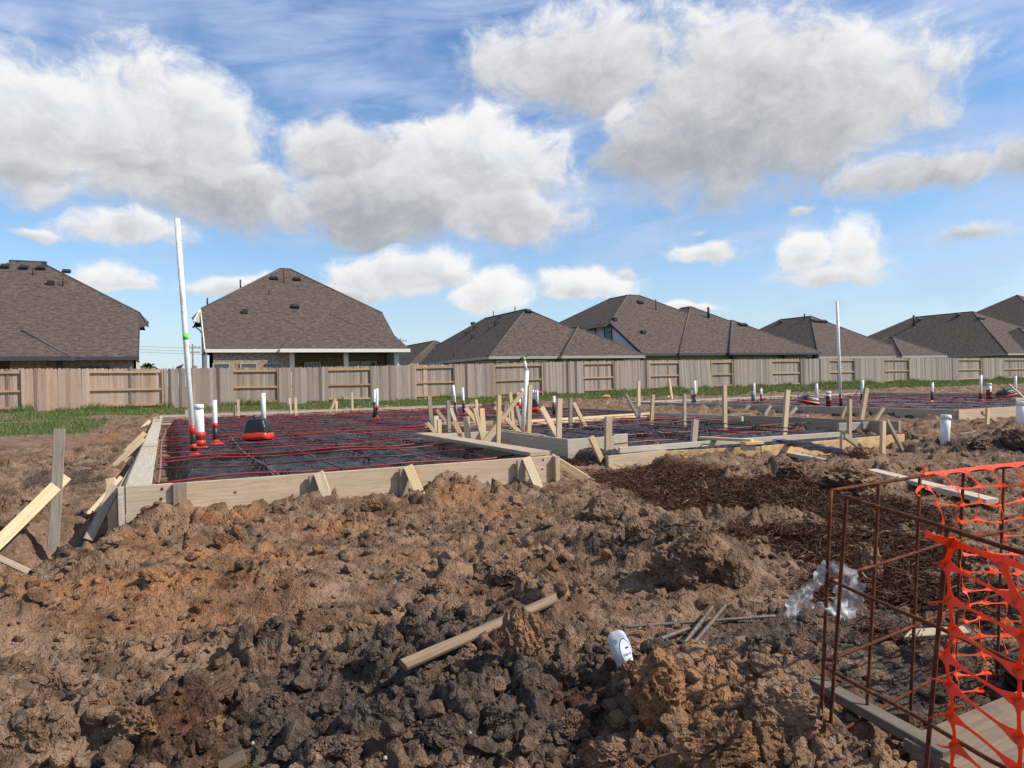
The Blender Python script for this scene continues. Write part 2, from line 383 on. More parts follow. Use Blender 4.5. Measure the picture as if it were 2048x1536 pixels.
def worley(x, y, sc, seed=0):
    x, y = x/sc, y/sc; ix, iy = np.floor(x), np.floor(y)
    f1 = np.full(np.shape(x), 9.); f2 = f1.copy(); cid = np.zeros(np.shape(x)); tl = cid.copy()
    for i in (-1, 0, 1):
        for j in (-1, 0, 1):
            cx_, cy_ = ix+i, iy+j
            ex, ey = cx_+h2(cx_, cy_, seed)-x, cy_+h2(cx_, cy_, seed+1)-y; d = np.hypot(ex, ey); an = 6.283*h2(cx_, cy_, seed+4)
            nr = d < f1
            f2 = np.where(nr, f1, np.minimum(f2, d)); cid = np.where(nr, h2(cx_, cy_, seed+2), cid); f1 = np.where(nr, d, f1); tl = np.where(nr, ex*np.cos(an)+ey*np.sin(an), tl)
    return f1, f2, cid, tl
def sst(v, a, b): t = np.clip((v-a)/(b-a), 0, 1); return t*t*(3-2*t)

# ------------------------------------------------------------------ lie of the land
ST = 0.5                                              # top of the slab forms
SL1 = [(-.12, 10.1, 10.1, 23.5), (-.12, 3.45, 6.45, 10.2), (4.7, 10.1, 6.9, 10.2)]   # footprints x0,x1,y0,y1
SL2 = [(14.4, 26.0, 9.2, 20.6)]
def inside(x, y, rects, pad=0.0):
    m = np.zeros(np.shape(x), bool)
    for (a, b, c, d) in rects: m |= (x > a-pad) & (x < b+pad) & (y > c-pad) & (y < d+pad)
    return m
_b = []                                               # mounds and hollows: x, y, radius along/across, angle, height
def mound(px, py_, z, rx, ry, amp, ang=0.): p = pz(px, py_, z); _b.append((p[0], p[1], rx, ry, ang, amp))
for a in ((455, 1010, .25, .45, .20, .07), (600, 1010, .25, .25, .18, .05), (330, 1045, .2, .25, .2, .05), (900, 985, .25, .42, .26, .11), (980, 955, .3, .30, .20, .09), (760, 1020, .2, .3, .25, .05),
          (1000, 1075, .2, .6, .4, .06), (1215, 1040, .2, .30, .25, .14), (1130, 1010, .2, .35, .3, .06),
          (1370, 1120, .2, .38, .28, .20), (1330, 1080, .2, .5, .4, .06), (1480, 1120, .2, .3, .3, .06), (1560, 1000, .25, .5, .3, .05),
          (1430, 915, .35, .40, .30, .15), (1330, 925, .3, .25, .25, .08), (1550, 945, .25, .5, .25, .07), (1650, 955, .25, .4, .25, .08), (1740, 970, .25, .3, .25, .10), (1725, 905, .3, .2, .2, .05),
          (1980, 890, .32, .6, .4, .16), (2080, 875, .32, .8, .5, .16), (1900, 842, .35, .9, .5, .06), (1850, 835, .35, .5, .5, .06), (1950, 850, .35, .5, .4, .05),
          (1050, 1330, .12, .30, .22, .10), (1310, 1400, .12, .22, .18, .16), (1560, 1400, .1, .25, .2, .14), (1430, 1500, .1, .3, .22, .12), (980, 1450, .1, .25, .2, .06), (860, 1480, .1, .2, .15, .05), (250, 1450, .1, .3, .2, .04), (90, 1380, .1, .25, .2, .05), (620, 1380, .12, .4, .15, -.06), (470, 1520, .08, .25, .18, -.10), (740, 1300, .12, .3, .2, .06), (700, 1500, .1, .25, .2, .05),
          (170, 1060, .15, .30, .35, -.10), (20, 975, .22, .5, .35, .20), (200, 985, .24, .25, .3, .10), (180, 960, .24, .55, .4, .10), (230, 1090, .16, .22, .22, .05), (60, 900, .3, .8, .6, .06), (250, 880, .3, .6, .6, .08), (260, 1135, .15, .35, .2, .07), (520, 1090, .18, .8, .2, -.04), (400, 1180, .15, .9, .25, .04)):
    mound(*a)
def base_h(x, y):
    z = .11 + .085*sst(y, 2.4, 6.0) + .245*sst(y, 9., 24.)
    z = z + .05*sst(x, 4.5, 7.5)*sst(y, 3.5, 6.)*(1-sst(y, 10., 18.))
    z = z + .05*fbm(x, y, 2.3, 3, 5)
    for (bx, by, rx, ry, an, amp) in _b:
        dx, dy = x-bx, y-by
        lx, ly = dx*math.cos(YAW)-dy*math.sin(YAW), dx*math.sin(YAW)+dy*math.cos(YAW)
        z = z + amp*np.exp(-((lx/rx)**2+(ly/ry)**2))
    q = pz(25, 1125, .12); dx, dy = x-q[0], y-q[1]; lx, ly = dx*math.cos(YAW)-dy*math.sin(YAW), dx*math.sin(YAW)+dy*math.cos(YAW)
    z = z - .40*np.exp(-((lx/.38)**2+(ly/.95)**2)**2)
    z = z - .10*np.exp(-(((x-8.2)/1.9)**4+((y-6.45)/.55)**4))
    # tyre track that crosses the foreground
    tA, tB = pz(0, 1305, .12), pz(760, 1175, .15); d = tB-tA; L = math.hypot(d[0], d[1]); nx, ny = -d[1]/L, d[0]/L
    tr = np.exp(-(((x-tA[0])*nx+(y-tA[1])*ny)/.15)**2); al = ((x-tA[0])*d[0]+(y-tA[1])*d[1])/(L*L); tr = tr*sst(al, -.6, -.2)*(1-sst(al, .9, 1.15))
    z = z - .05*tr
    # soil falls away under the sheeting inside the forms
    ins = inside(x, y, SL1+SL2, .0)
    z = np.where(ins, np.minimum(z, .10), z)
    # ground at the fence
    z = z + .12*sst(x, 14., 30.)*sst(y, 20., 34.)
    return z, tr
def rough_mask(x, y):
    g = sst(y, 23.6, 25.5) + sst(y, 11., 17.)*(1-sst(x, -1.6, -.7))
    return 1-np.clip(g, 0, 1)
MUL = [pz(1130, 925, .25), pz(1330, 960, .22), pz(1540, 985, .22), pz(1720, 1010, .22), pz(1650, 1080, .18), pz(1790, 1100, .15), pz(1560, 1090, .18), pz(1850, 1190, .12), pz(1740, 1180, .12), pz(1420, 1000, .2), pz(1230, 915, .26), pz(1700, 1130, .15)]
MULR = [.35, .55, .62, .5, .35, .35, .3, .25, .22, .5, .4, .3]
def mulch(x, y):
    m = np.zeros(np.shape(x))
    for p, r in zip(MUL, MULR): m = np.maximum(m, 1-((x-p[0])**2+(y-p[1])**2)/(r*1.55)**2)
    return sst(m + .55*fbm(x, y, .3, 3, 77), .05, .45)
SMO = [(pz(1640, 1230, .1), .40), (pz(1800, 1330, .1), .42), (pz(1500, 1270, .1), .30), (pz(1250, 1230, .1), .25), (pz(1850, 1450, .08), .4), (pz(1500, 1190, .12), .35)]
def smoothz(x, y):
    m = np.zeros(np.shape(x))
    for p, r in SMO: m = np.maximum(m, np.exp(-((x-p[0])**2+(y-p[1])**2)/(r*r)))
    return m
def flatz(x, y):
    m = np.zeros(np.shape(x))
    for (a_, b_, ra_, rb_) in ((430, 1150, 1.3, .42), (700, 1120, .8, .35), (150, 1235, .8, .3), (560, 1215, .7, .22), (900, 1080, .5, .3)):
        p = pz(a_, b_, .16); dx, dy = x-p[0], y-p[1]; lx, ly = dx*math.cos(YAW)-dy*math.sin(YAW), dx*math.sin(YAW)+dy*math.cos(YAW)
        m = np.maximum(m, np.exp(-((lx/ra_)**2+(ly/rb_)**2)))
    return m*sst(fbm(x, y, .5, 3, 201), -.45, .05)
def soil_detail(x, y, tr):
    rm = rough_mask(x, y); mu = mulch(x, y); sm = smoothz(x, y)
    amp = rm*(1-.80*tr)*(1-.55*mu)*(1-.78*sm)*(1-.62*flatz(x, y))
    wx, wy = x+.05*vnoise(x/.11, y/.11, 31), y+.05*vnoise(x/.11, y/.11, 32)
    f1, f2, c, t1 = worley(wx, wy, .26, 11); big = sst(f2-f1, .0, .17)*np.clip(c**2.0+.45*t1*(c > .35), -.1, 1.2)
    g1, g2, d, t2 = worley(wx, wy, .105, 21); mid = sst(g2-g1, .0, .22)*np.clip(d**1.4+.55*t2, -.2, 1.3)
    k1, k2, e, t3 = worley(x, y, .045, 41); sml = sst(k2-k1, .0, .3)*np.clip(e+.7*t3, -.3, 1.4)
    bare = .35+.65*sst(fbm(x, y, .9, 3, 51), -.25, .25)          # patches of crumbs between the clods
    z = amp*(.120*big*bare + .060*mid*(.45+.55*bare) + .022*sml) + .05*amp*fbm(x, y, .32, 4, 61) + .010*rm*fbm(x, y, .03, 2, 71)
    return z, dict(rm=rm, mu=mu, sm=sm, big=big, mid=mid, c=c, d=d, e=e)
def ground_z(x, y):
    xa, ya = np.atleast_1d(np.asarray(x, float)), np.atleast_1d(np.asarray(y, float))
    z, tr = base_h(xa, ya); dz, _ = soil_detail(xa, ya, tr); return z+dz
def gz(x, y): return float(ground_z(x, y)[0])
def bz(x, y): return float(base_h(np.array([float(x)]), np.array([float(y)]))[0][0])
ORG = [(pz(520, 1120, .17), .9, .28), (pz(300, 1190, .15), .55, .3), (pz(640, 1060, .2), .5, .25), (pz(120, 1200, .13), .4, .25), (pz(480, 1040, .22), .5, .22), (pz(880, 1000, .25), .5, .3), (pz(420, 1230, .14), .6, .2), (pz(1330, 1410, .1), .22, .22), (pz(230, 1100, .15), .3, .25), (pz(200, 880, .3), .8, .9), (pz(1000, 1030, .22), .45, .25), (pz(1420, 1470, .1), .2, .2)]
DRK = [(pz(760, 1400, .1), .7, .4), (pz(900, 1480, .1), .6, .35), (pz(1060, 1400, .1), .4, .3), (pz(520, 1480, .1), .5, .3), (pz(1640, 1260, .1), .5, .3), (pz(1850, 1400, .1), .5, .4), (pz(120, 980, .2), .5, .3), (pz(60, 1140, .1), .5, .4), (pz(1250, 1100, .2), .45, .3), (pz(300, 1500, .1), .2, .15), (pz(1960, 880, .4), .6, .5), (pz(1500, 1300, .1), .35, .25), (pz(680, 1210, .14), .5, .12), (pz(950, 1260, .12), .6, .25)]
def tone(x, y):
    """R ochre clay, G dark clay, B mulch, A grass"""
    o = np.zeros(np.shape(x)); k = o.copy()
    for lst, arr in ((ORG, o), (DRK, k)):
        for p, a, b in lst:
            dx, dy = x-p[0], y-p[1]; lx, ly = dx*math.cos(YAW)-dy*math.sin(YAW), dx*math.sin(YAW)+dy*math.cos(YAW)
            np.maximum(arr, np.exp(-((lx/a)**2+(ly/b)**2)), out=arr)
    f = fbm(x, y, .5, 4, 91); f2 = fbm(x, y, .16, 3, 95)
    wx, wy = x+.05*vnoise(x/.11, y/.11, 31), y+.05*vnoise(x/.11, y/.11, 32); c1 = worley(wx, wy, .26, 11)[2]; c2 = worley(wx, wy, .105, 21)[2]
    o = np.clip(o*.80 + .7*f*(.3+o) + .30*(c1-.5)*(.2+o) + .35*(c2-.6), 0, 1); k = k + .40*(c1-.55) + .38*(c2-.55)*(.5+k); k = np.clip(k + .55*fbm(x, y, .42, 4, 99) + .35*f2 - .04, 0, 1)
    grass = sst(y + 2.4*fbm(x, y, 2.0, 4, 15), 23.6, 25.2)*(1-.0)
    left = (1-sst(x, -1.9, -1.0))*sst(y + 6.0*fbm(x, y, 2.4, 4, 17), 14.5, 21.5)
    grass = np.maximum(grass, .85*left)
    lp = sst(fbm(x, y, 3.2, 4, 19), -.18, .12)
    near_left = (1-sst(x, 4., 12.))
    grass = grass*(1-near_left*(1-lp)*.95)
    bare = sst(fbm(x, y, 4.0, 3, 23), .16, .36)*sst(x, 9., 14.)*(1-sst(y, 27., 31.)); grass = grass*(1-bare)
    gap = inside(x, y, [(10.2, 14.3, 5., 24.2)], 0.); grass = np.where(gap, 0, grass)
    return np.stack([o, k, mulch(x, y)*rough_mask(x, y), np.clip(grass, 0, 1)], -1)

def soil_fn(n, b):
    geo = n.n('ShaderNodeNewGeometry').outputs['Position']
    at = n.n('ShaderNodeAttribute', attribute_name='tone'); o, k, mu = n.sep(at.outputs['Color']); gr = at.outputs['Alpha']
    n1 = n.noise(geo, 5.0, 8, .68); n2 = n.noise(geo, 28., 7, .68); n3 = n.noise(geo, 120., 4, .6)
    col = n.mix(n.ss(n1, .34, .66), (.130, .083, .055), (.350, .225, .147))
    och = n.mix(n.ss(n2, .35, .65), (.25, .115, .050), (.44, .222, .100))
    col = n.mix(n.m('MULTIPLY', o, n.ss(n1, .25, .6, .35, 1.0)), col, och)
    drk = n.mix(n.ss(n2, .32, .68), (.058, .042, .032), (.150, .112, .084))
    col = n.mix(n.ss(n.m('ADD', k, n.m('MULTIPLY', n.m('SUBTRACT', n1, .5), 1.1)), .28, .62), col, drk)
    col = n.mix(n.ss(n3, .64, .74, 0, .5), col, (.46, .40, .33))                       # pale grit
    col = n.mix(n.ss(n2, .62, .78, 0, .35), col, (.30, .22, .155))
    col = n.mix(n.m('MULTIPLY', mu, .85), col, n.mix(n.ss(n2, .35, .65), (.050, .020, .010), (.135, .056, .027)))
    gc = n.mix(n.ss(n.noise(geo, 2.0, 6, .7), .35, .65), (.060, .085, .022), (.115, .13, .04))
    col = n.mix(n.ss(n.m('ADD', gr, n.m('MULTIPLY', n.m('SUBTRACT', n2, .5), .8)), .3, .65), col, gc)
    n.put(b.inputs['Base Color'], col); b.inputs['Roughness'].default_value = .95; b.inputs['Specular IOR Level'].default_value = .12
    v = n.n('ShaderNodeTexVoronoi'); n.put(v.inputs['Vector'], n.vm('ADD', geo, n.vm('SCALE', n.noise(geo, 14., 3, out=1), None, .06))); v.inputs['Scale'].default_value = 38.
    v3 = n.n('ShaderNodeTexVoronoi'); n.put(v3.inputs['Vector'], n.vm('ADD', geo, n.vm('SCALE', n.noise(geo, 40., 2, out=1), None, .03))); v3.inputs['Scale'].default_value = 105.
    hgt = n.m('ADD', n.m('ADD', n.m('MULTIPLY', n2, 1.1), n.m('MULTIPLY', n3, .55)), n.m('ADD', n.m('MULTIPLY', v.outputs['Distance'], .8), n.m('MULTIPLY', v3.outputs['Distance'], .45)))
    bump(n, b, hgt, .95, .022)
SOIL = material('clay_soil', soil_fn)

# ------------------------------------------------------------------ ground: one sheet, finest near the camera
hd = math.pi/2-YAW
th = np.concatenate([np.linspace(-math.pi, -.74, 30, endpoint=False), np.linspace(-.74, .74, 480, endpoint=False), np.linspace(.74, math.pi, 30, endpoint=False)])
rad = np.concatenate([[.05, .2, .4], np.geomspace(.7, 70., 920), np.geomspace(78., 2500., 22)])
TH, RD = np.meshgrid(hd+th, rad)
gx, gy = RD*np.cos(TH), RD*np.sin(TH)
z0, tr0 = base_h(gx, gy); dz0, info = soil_detail(gx, gy, tr0)
dz0 = np.where(inside(gx, gy, SL1+SL2, .0), 0, dz0)
gzv = z0+dz0*(1-sst(RD, 40., 80.))
nr_, nc_ = gx.shape
idx = np.arange(nr_*nc_).reshape(nr_, nc_); i2 = np.roll(idx, -1, axis=1)
Fq = np.stack([idx[:-1], i2[:-1], i2[1:], idx[1:]], -1).reshape(-1, 4)[:, ::-1]
# winding: make the sheet face up
ground = obj('ground', npmesh('ground', np.stack([gx, gy, gzv], -1).reshape(-1, 3), Fq[:, ::-1], SOIL, True, {'tone': tone(gx, gy).reshape(-1, 4)}))
tag(ground, kind='structure')

# ------------------------------------------------------------------ clods
def ico(sub):
    bm = bmesh.new(); bmesh.ops.create_icosphere(bm, subdivisions=sub, radius=1.0)
    V = np.array([v.co[:] for v in bm.verts]); Fc = np.array([[v.index for v in f.verts] for f in bm.faces]); bm.free(); return V, Fc
def noise3(V, sc, seed): return vnoise(V[:, 0]/sc+V[:, 2]*.7/sc, V[:, 1]/sc-V[:, 2]*.6/sc, seed) + vnoise(V[:, 2]/sc+3.3, V[:, 0]*.8/sc+V[:, 1]*.5/sc, seed+5)
def clod_shape(sub, seed, sharp=False):
    V, Fc = ico(sub); r = np.random.default_rng(seed)
    for _ in range(r.integers(7, 13)):                       # broken faces
        nrm = r.normal(size=3); nrm /= np.linalg.norm(nrm); d = r.uniform(.55, .92)
        s = V@nrm; V = V - np.outer(np.clip(s-d, 0, None)*.93, nrm)
    V = V*(1+(.12 if sharp else .30)*noise3(V, .9, seed)[:, None])
    if sharp: return V*(1+.07*noise3(V, .3, seed+9)[:, None])*np.array([1, r.uniform(.6, 1), r.uniform(.5, .85)]), Fc
    if sub >= 3: V = V*(1+.22*noise3(V, .33, seed+9)[:, None])
    if sub >= 4: V = V*(1-.16*(np.abs(noise3(V, .24, seed+13))<.06)[:, None])*(1+.15*noise3(V, .13, seed+19)[:, None])
    if sub >= 5: V = V*(1+.09*noise3(V, .06, seed+29)[:, None])
    return V*np.array([1, r.uniform(.7, 1), r.uniform(.55, .85)]), Fc
def rotm(r):
    q = r.normal(size=4); q /= np.linalg.norm(q); a, b, c, d = q
    return np.array([[a*a+b*b-c*c-d*d, 2*(b*c-a*d), 2*(b*d+a*c)], [2*(b*c+a*d), a*a-b*b+c*c-d*d, 2*(c*d-a*b)], [2*(b*d-a*c), 2*(c*d+a*b), a*a-b*b-c*c+d*d]])
def scatter_clods(name, count, rmin, rmax, smin, smax, sub, protos, seed, power=2.2, amax=.70, label=None, sharp=False):
    r = np.random.default_rng(seed); Vs = []; Fs = []; Ts = []; k = 0
    prot = [clod_shape(sub, seed*10+i, sharp) for i in range(protos)]
    n = 0; X = []; Y = []
    while n < count:
        rr_ = np.exp(r.uniform(np.log(rmin), np.log(rmax), count*2)); a = hd+r.uniform(-amax, amax, count*2)
        x, y = rr_*np.cos(a), rr_*np.sin(a)
        ok = ~inside(x, y, SL1+SL2, .12)
        z, tr = base_h(x, y); rm = rough_mask(x, y); w_ = rm*(1-.8*tr)*(1-.6*mulch(x, y))*(1-.80*smoothz(x, y))
        w_ = w_*(.35+.65*sst(fbm(x, y, .7, 3, seed), -.2, .25))
        ok &= r.uniform(size=len(x)) < w_
        X.append(x[ok]); Y.append(y[ok]); n += int(ok.sum())
    X, Y = np.concatenate(X)[:count], np.concatenate(Y)[:count]
    Z = ground_z(X, Y); T = tone(X, Y)
    S_ = smin*(smax/smin)**(r.uniform(size=count)**power)
    T[:, 1] = np.clip(T[:, 1]+r.normal(0, .18, count), 0, 1); T[:, 0] = np.clip(T[:, 0]+r.normal(0, .2, count), 0, 1)
    for i in range(count):
        V, Fc = prot[r.integers(protos)]
        Q = (V*S_[i])@rotm(r).T
        Q = Q*np.array([1, 1, .85]) + np.array([X[i], Y[i], Z[i]+S_[i]*.22])
        Vs.append(Q); Fs.append(Fc+k); Ts.append(np.repeat(T[i:i+1], len(V), 0)); k += len(V)
    o = obj(name, npmesh(name, np.concatenate(Vs), np.concatenate(Fs), SOIL, False, {'tone': np.concatenate(Ts)}))
    return tag(o, kind='stuff', label=label)
scatter_clods('soil_crumbs', 14000, 1.25, 12., .005, .026, 1, 14, 3, 1.6, label='small loose crumbs of clay soil strewn over the dirt')
scatter_clods('soil_lumps', 1100, 1.25, 13., .016, .070, 3, 24, 4, 2.3, label='fist sized lumps of broken clay lying over the dirt')
scatter_clods('broken_clods', 1500, 1.5, 5.5, .018, .062, 3, 28, 6, 1.7, label='angular broken clods lying loose over the near soil', sharp=True)

# ------------------------------------------------------------------ fences along the back of the lots
FY = 35.0
def fx(x): return float(py(x, 760, FY)[0])
def ptop(X):
    k = [(-8, 2.25), (-5.1, 2.25), (0, 2.20), (5.7, 2.19), (12, 2.25), (16, 2.30), (22.5, 2.38), (26, 2.39), (34, 2.40), (48, 2.43), (60, 2.35), (72, 2.3)]
    return float(np.interp(X, [a for a, _ in k], [b for _, b in k]))
def picket_mesh(mat):
    wd, h, t = .1425, 1.0, .016
    V = []; prof = [(-wd/2, 0), (wd/2, 0), (wd/2, h-.035), (wd/2-.03, h), (-wd/2+.03, h), (-wd/2, h-.035)]
    for s in (-t/2, t/2): V += [(z, x, s) for (x, z) in prof]
    n = len(prof); Fc = [tuple(range(n-1, -1, -1)), tuple(n+i for i in range(n))] + [(i, (i+1) % n, n+(i+1) % n, n+i) for i in range(n)]
    return mesh('picket', V, Fc, mat)
RZ = Matrix(((0, 1, 0, 0), (0, 0, -1, 0), (1, 0, 0, 0), (0, 0, 0, 1)))       # local x up, local y along the fence
def fence(name, label, mat, panels, X0, X1, lean=None):
    root = empty(name, (X0, FY, bz(X0, FY))); tag(root, label, 'fence')
    pm = picket_mesh(mat); rnd = random.Random(int(X0*10)+99)
    edges = [X0]+[p for p in panels if X0+.2 < p < X1-.2]+[X1]
    X = X0
    def kind_at(xc):                                                # True: rails face the building plot
        return sum(1 for p in panels if p <= xc) % 2 == 0
    while X < X1-.05:
        xc = X+.07; rails = kind_at(xc); tp = ptop(xc)+rnd.uniform(-.018, .018); bt = bz(xc, FY)+.02
        h = tp-bt; yy = FY+(.055 if rails else -.055)
        o = bpy.data.objects.new('picket', pm); link(o, root)
        M = Matrix.Translation((xc, yy+rnd.uniform(-.004, .004), bt))@RZ@Matrix.Diagonal((h, rnd.uniform(.965, 1.0), 1, 1))
        if lean and lean[0] < xc < lean[1]: M = M@Matrix.Rotation(R(-2.2), 4, 'Z')
        else: M = M@Matrix.Rotation(R(rnd.uniform(-.45, .45)), 4, 'Z')
        bpy_parent_fix(o, root, M); X += .1415+rnd.uniform(-.001, .001)
    for a, b_ in zip(edges[:-1], edges[1:]):
        rails = kind_at((a+b_)/2)
        ta, tb = ptop(a), ptop(b_); ga, gb = bz(a, FY), bz(b_, FY)
        for fz in ((.14, None), (None, .5), (None, .12)):
            za = ta-fz[0] if fz[0] else ga+(ta-ga)*fz[1]; zb = tb-fz[0] if fz[0] else gb+(tb-gb)*fz[1]
            plank('rail', (a+.01, FY, za-.02), (b_-.01, FY, zb-.02), .04, .086, W_RAIL, root, (0, 0, 1), seed=None)
        plank('post', (b_-.04, FY+.002, gb-.1), (b_-.04, FY+.002, tb-.05), .088, .088, W_RAIL, root, (1, 0, 0))
    return root
pan = [fx(v) for v in (46, 178, 327, 464, 558, 656, 744, 832, 910, 990, 1086, 1166, 1229, 1299, 1360, 1424, 1466, 1544, 1602, 1658, 1710, 1768, 1819, 1916, 1963, 2008, 2090, 2140)]
fence('wooden_fence', 'tan cedar picket fence section before the leftmost dark roofed house', W_FTAN, pan, fx(-60), fx(327.5))
fence('wooden_fence', 'brown weathered picket fence section behind the front slab', W_FBRN, pan, fx(328.5), fx(1360))
fence('wooden_fence', 'grey weathered picket fence section along the green grass behind the far slab', W_FGRY, pan, fx(1360.5), fx(2140), lean=(fx(1360), fx(1424)))
# one new picket put into the brown fence reads paler
nw = picket_mesh(W_FTAN); X = fx(851); o = bpy.data.objects.new('picket', nw)
root = [q for q in bpy.data.objects if q.name.startswith('wooden_fence')][1]
link(o, root); bpy_parent_fix(o, root, Matrix.Translation((X, FY+.030, bz(X, FY)))@RZ@Matrix.Diagonal((ptop(X)-bz(X, FY)-.01, 1.6, 1, 1)))

# ------------------------------------------------------------------ houses
def tri_uv(n, su, sv_):
    geo = n.n('ShaderNodeNewGeometry'); p = n.sep(geo.outputs['Position']); nn = n.sep(geo.outputs['Normal'])
    side = n.m('GREATER_THAN', n.m('ABSOLUTE', nn[0]), n.m('ABSOLUTE', nn[1]))
    u = n.m('ADD', n.m('MULTIPLY', p[1], side), n.m('MULTIPLY', p[0], n.m('SUBTRACT', 1.0, side)))
    return n.xyz(n.m('MULTIPLY', u, su), n.m('MULTIPLY', p[2], sv_)), geo.outputs['Position']
def shingle(name, ca, cb):
    def fn(n, b):
        uv, pos = tri_uv(n, 1.0, 1.9)
        br = n.n('ShaderNodeTexBrick'); n.put(br.inputs['Vector'], uv); br.offset = .37; br.squash = 1.0
        br.inputs['Color1'].default_value = (*ca, 1); br.inputs['Color2'].default_value = (*cb, 1); br.inputs['Mortar'].default_value = (.030, .024, .02, 1)
        br.inputs['Scale'].default_value = 1.0; br.inputs['Mortar Size'].default_value = .012; br.inputs['Brick Width'].default_value = .30; br.inputs['Row Height'].default_value = .155; br.inputs['Bias'].default_value = 0.
        cell = n.noise(n.vm('MULTIPLY', uv, (3.2, 6.45, 1.)), 1.0, 2, .7); big = n.noise(pos, .35, 4)
        c = n.mix(n.ss(cell, .36, .66), br.outputs['Color'], n.mix(n.ss(cell, .3, .7), (.040, .032, .029), (.155, .118, .099)))
        c = n.mix(n.ss(big, .3, .7, 0, .28), c, (.085, .068, .06))
        n.put(b.inputs['Base Color'], c); b.inputs['Roughness'].default_value = .95; b.inputs['Specular IOR Level'].default_value = .1
        bump(n, b, n.m('MULTIPLY', br.outputs['Fac'], -1.), .4, .02)
    return material(name, fn)
SH = shingle('roof_shingle', (.062, .049, .043), (.135, .101, .085)); CAP = plain('ridge_cap_shingle', (.105, .086, .075), .95, .25, 6)
def brick_fn(ca, cb, mo):
    def fn(n, b):
        uv, pos = tri_uv(n, 1.0, 1.0)
        br = n.n('ShaderNodeTexBrick'); n.put(br.inputs['Vector'], uv)
        br.inputs['Color1'].default_value = (*ca, 1); br.inputs['Color2'].default_value = (*cb, 1); br.inputs['Mortar'].default_value = (*mo, 1)
        br.inputs['Scale'].default_value = 1.0; br.inputs['Mortar Size'].default_value = .011; br.inputs['Brick Width'].default_value = .21; br.inputs['Row Height'].default_value = .075
        c = n.mix(n.ss(n.noise(n.vm('MULTIPLY', uv, (5, 13.3, 1)), 1, 2, .7), .42, .62, 0, .7), br.outputs['Color'], (.12, .075, .055))
        n.put(b.inputs['Base Color'], c); b.inputs['Roughness'].default_value = .9; bump(n, b, n.m('MULTIPLY', br.outputs['Fac'], -1.), .5, .01)
    return fn
BRICK_A = material('brown_brick', brick_fn((.44, .31, .22), (.32, .21, .155), (.44, .40, .35)))
BRICK_B = material('buff_brick', brick_fn((.40, .33, .27), (.34, .27, .21), (.40, .37, .33)))
def siding_fn(n, b):
    p = n.sep(n.n('ShaderNodeNewGeometry').outputs['Position']); f = n.m('FRACT', n.m('MULTIPLY', p[2], 5.6))
    n.put(b.inputs['Base Color'], n.mix(n.ss(f, .0, .07), (.32, .33, .34), (.66, .67, .68))); b.inputs['Roughness'].default_value = .6; bump(n, b, f, .6, .03)
SIDING = material('lap_siding', siding_fn)
TRIM_W = plain('cream_trim', (.72, .69, .60), .6, .05); TRIM_D = plain('charcoal_trim', (.055, .058, .062), .6, .1); TRIM_T = plain('taupe_trim', (.36, .33, .28), .6, .05)
GLASS = plain('window_glass', (.05, .085, .09), .12, .1, spec=.7); GLASS2 = plain('teal_window_glass', (.10, .26, .28), .15, .1, spec=.6); VENT = plain('roof_vent', (.030, .029, .029), .6)
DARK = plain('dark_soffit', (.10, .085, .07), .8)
def poly(name, pts, mat, parent, thick=.0):
    return obj(name, mesh(name, pts, [tuple(range(len(pts)))], mat), parent)
def roof_of(root):
    r_ = [c for c in root.children if c.name.startswith('roof') and not c.name.startswith('roof_')]
    return r_[0] if r_ else root
def cap(root, a, b, w_=.13):
    root = roof_of(root)
    a, b = Vector(a), Vector(b); d = Vector((0, 0, -.02)); tube('ridge_cap', [a+d, b+d], w_/2, CAP, root, 8)
def fascia(root, pts, mat, h=.17, closed=False):
    """board under the eave line through pts"""
    for a, b in zip(pts[:-1], pts[1:]):
        a, b = Vector(a), Vector(b)
        plank('fascia', a-Vector((0, 0, h/2)), b-Vector((0, 0, h/2)), .04, h, mat, root, (0, 0, 1), ch=.002, seed=None)
def hip(root, x0, x1, y0, y1, ze, s, trim, caps=True, fasc=True, wall=None, inset=.45):
    """hip roof over a rectangle; ridge along the longer side"""
    hw = min(x1-x0, y1-y0)/2; zr = ze+s*hw
    if (x1-x0) <= (y1-y0): ra, rb = (x0+hw, y0+hw, zr), (x0+hw, y1-hw, zr)
    else: ra, rb = (x0+hw, y0+hw, zr), (x1-hw, y0+hw, zr)
    a, b, c, d = (x0, y0, ze), (x1, y0, ze), (x1, y1, ze), (x0, y1, ze)
    if (x1-x0) <= (y1-y0): Fc = [(0, 1, 4), (1, 2, 5, 4), (2, 3, 5), (3, 0, 4, 5)]; fr = [(a, ra), (b, ra), (d, rb), (c, rb), (ra, rb)]
    else: Fc = [(0, 1, 5, 4), (1, 2, 5), (2, 3, 4, 5), (3, 0, 4)]; fr = [(a, ra), (d, ra), (b, rb), (c, rb), (ra, rb)]
    V = [a, b, c, d, ra, rb]
    o = obj('roof', mesh('roof', V, Fc, SH), root)
    poly('soffit', [(x0, y0, ze-.10), (x0, y1, ze-.10), (x1, y1, ze-.10), (x1, y0, ze-.10)], DARK, root)
    if caps:
        for p, q in fr:
            if p != q: cap(root, p, q)
    if fasc: fascia(root, [d, a, b, c], trim)
    if wall:
        i = inset; Vw, Fw = boxdata(((x0+x1)/2, (y0+y1)/2, (ze+.1)/2), (x1-x0-2*i, y1-y0-2*i, ze-.1-.02)); obj('wall', mesh('wall', Vw, Fw, wall), root)
    return ra, rb
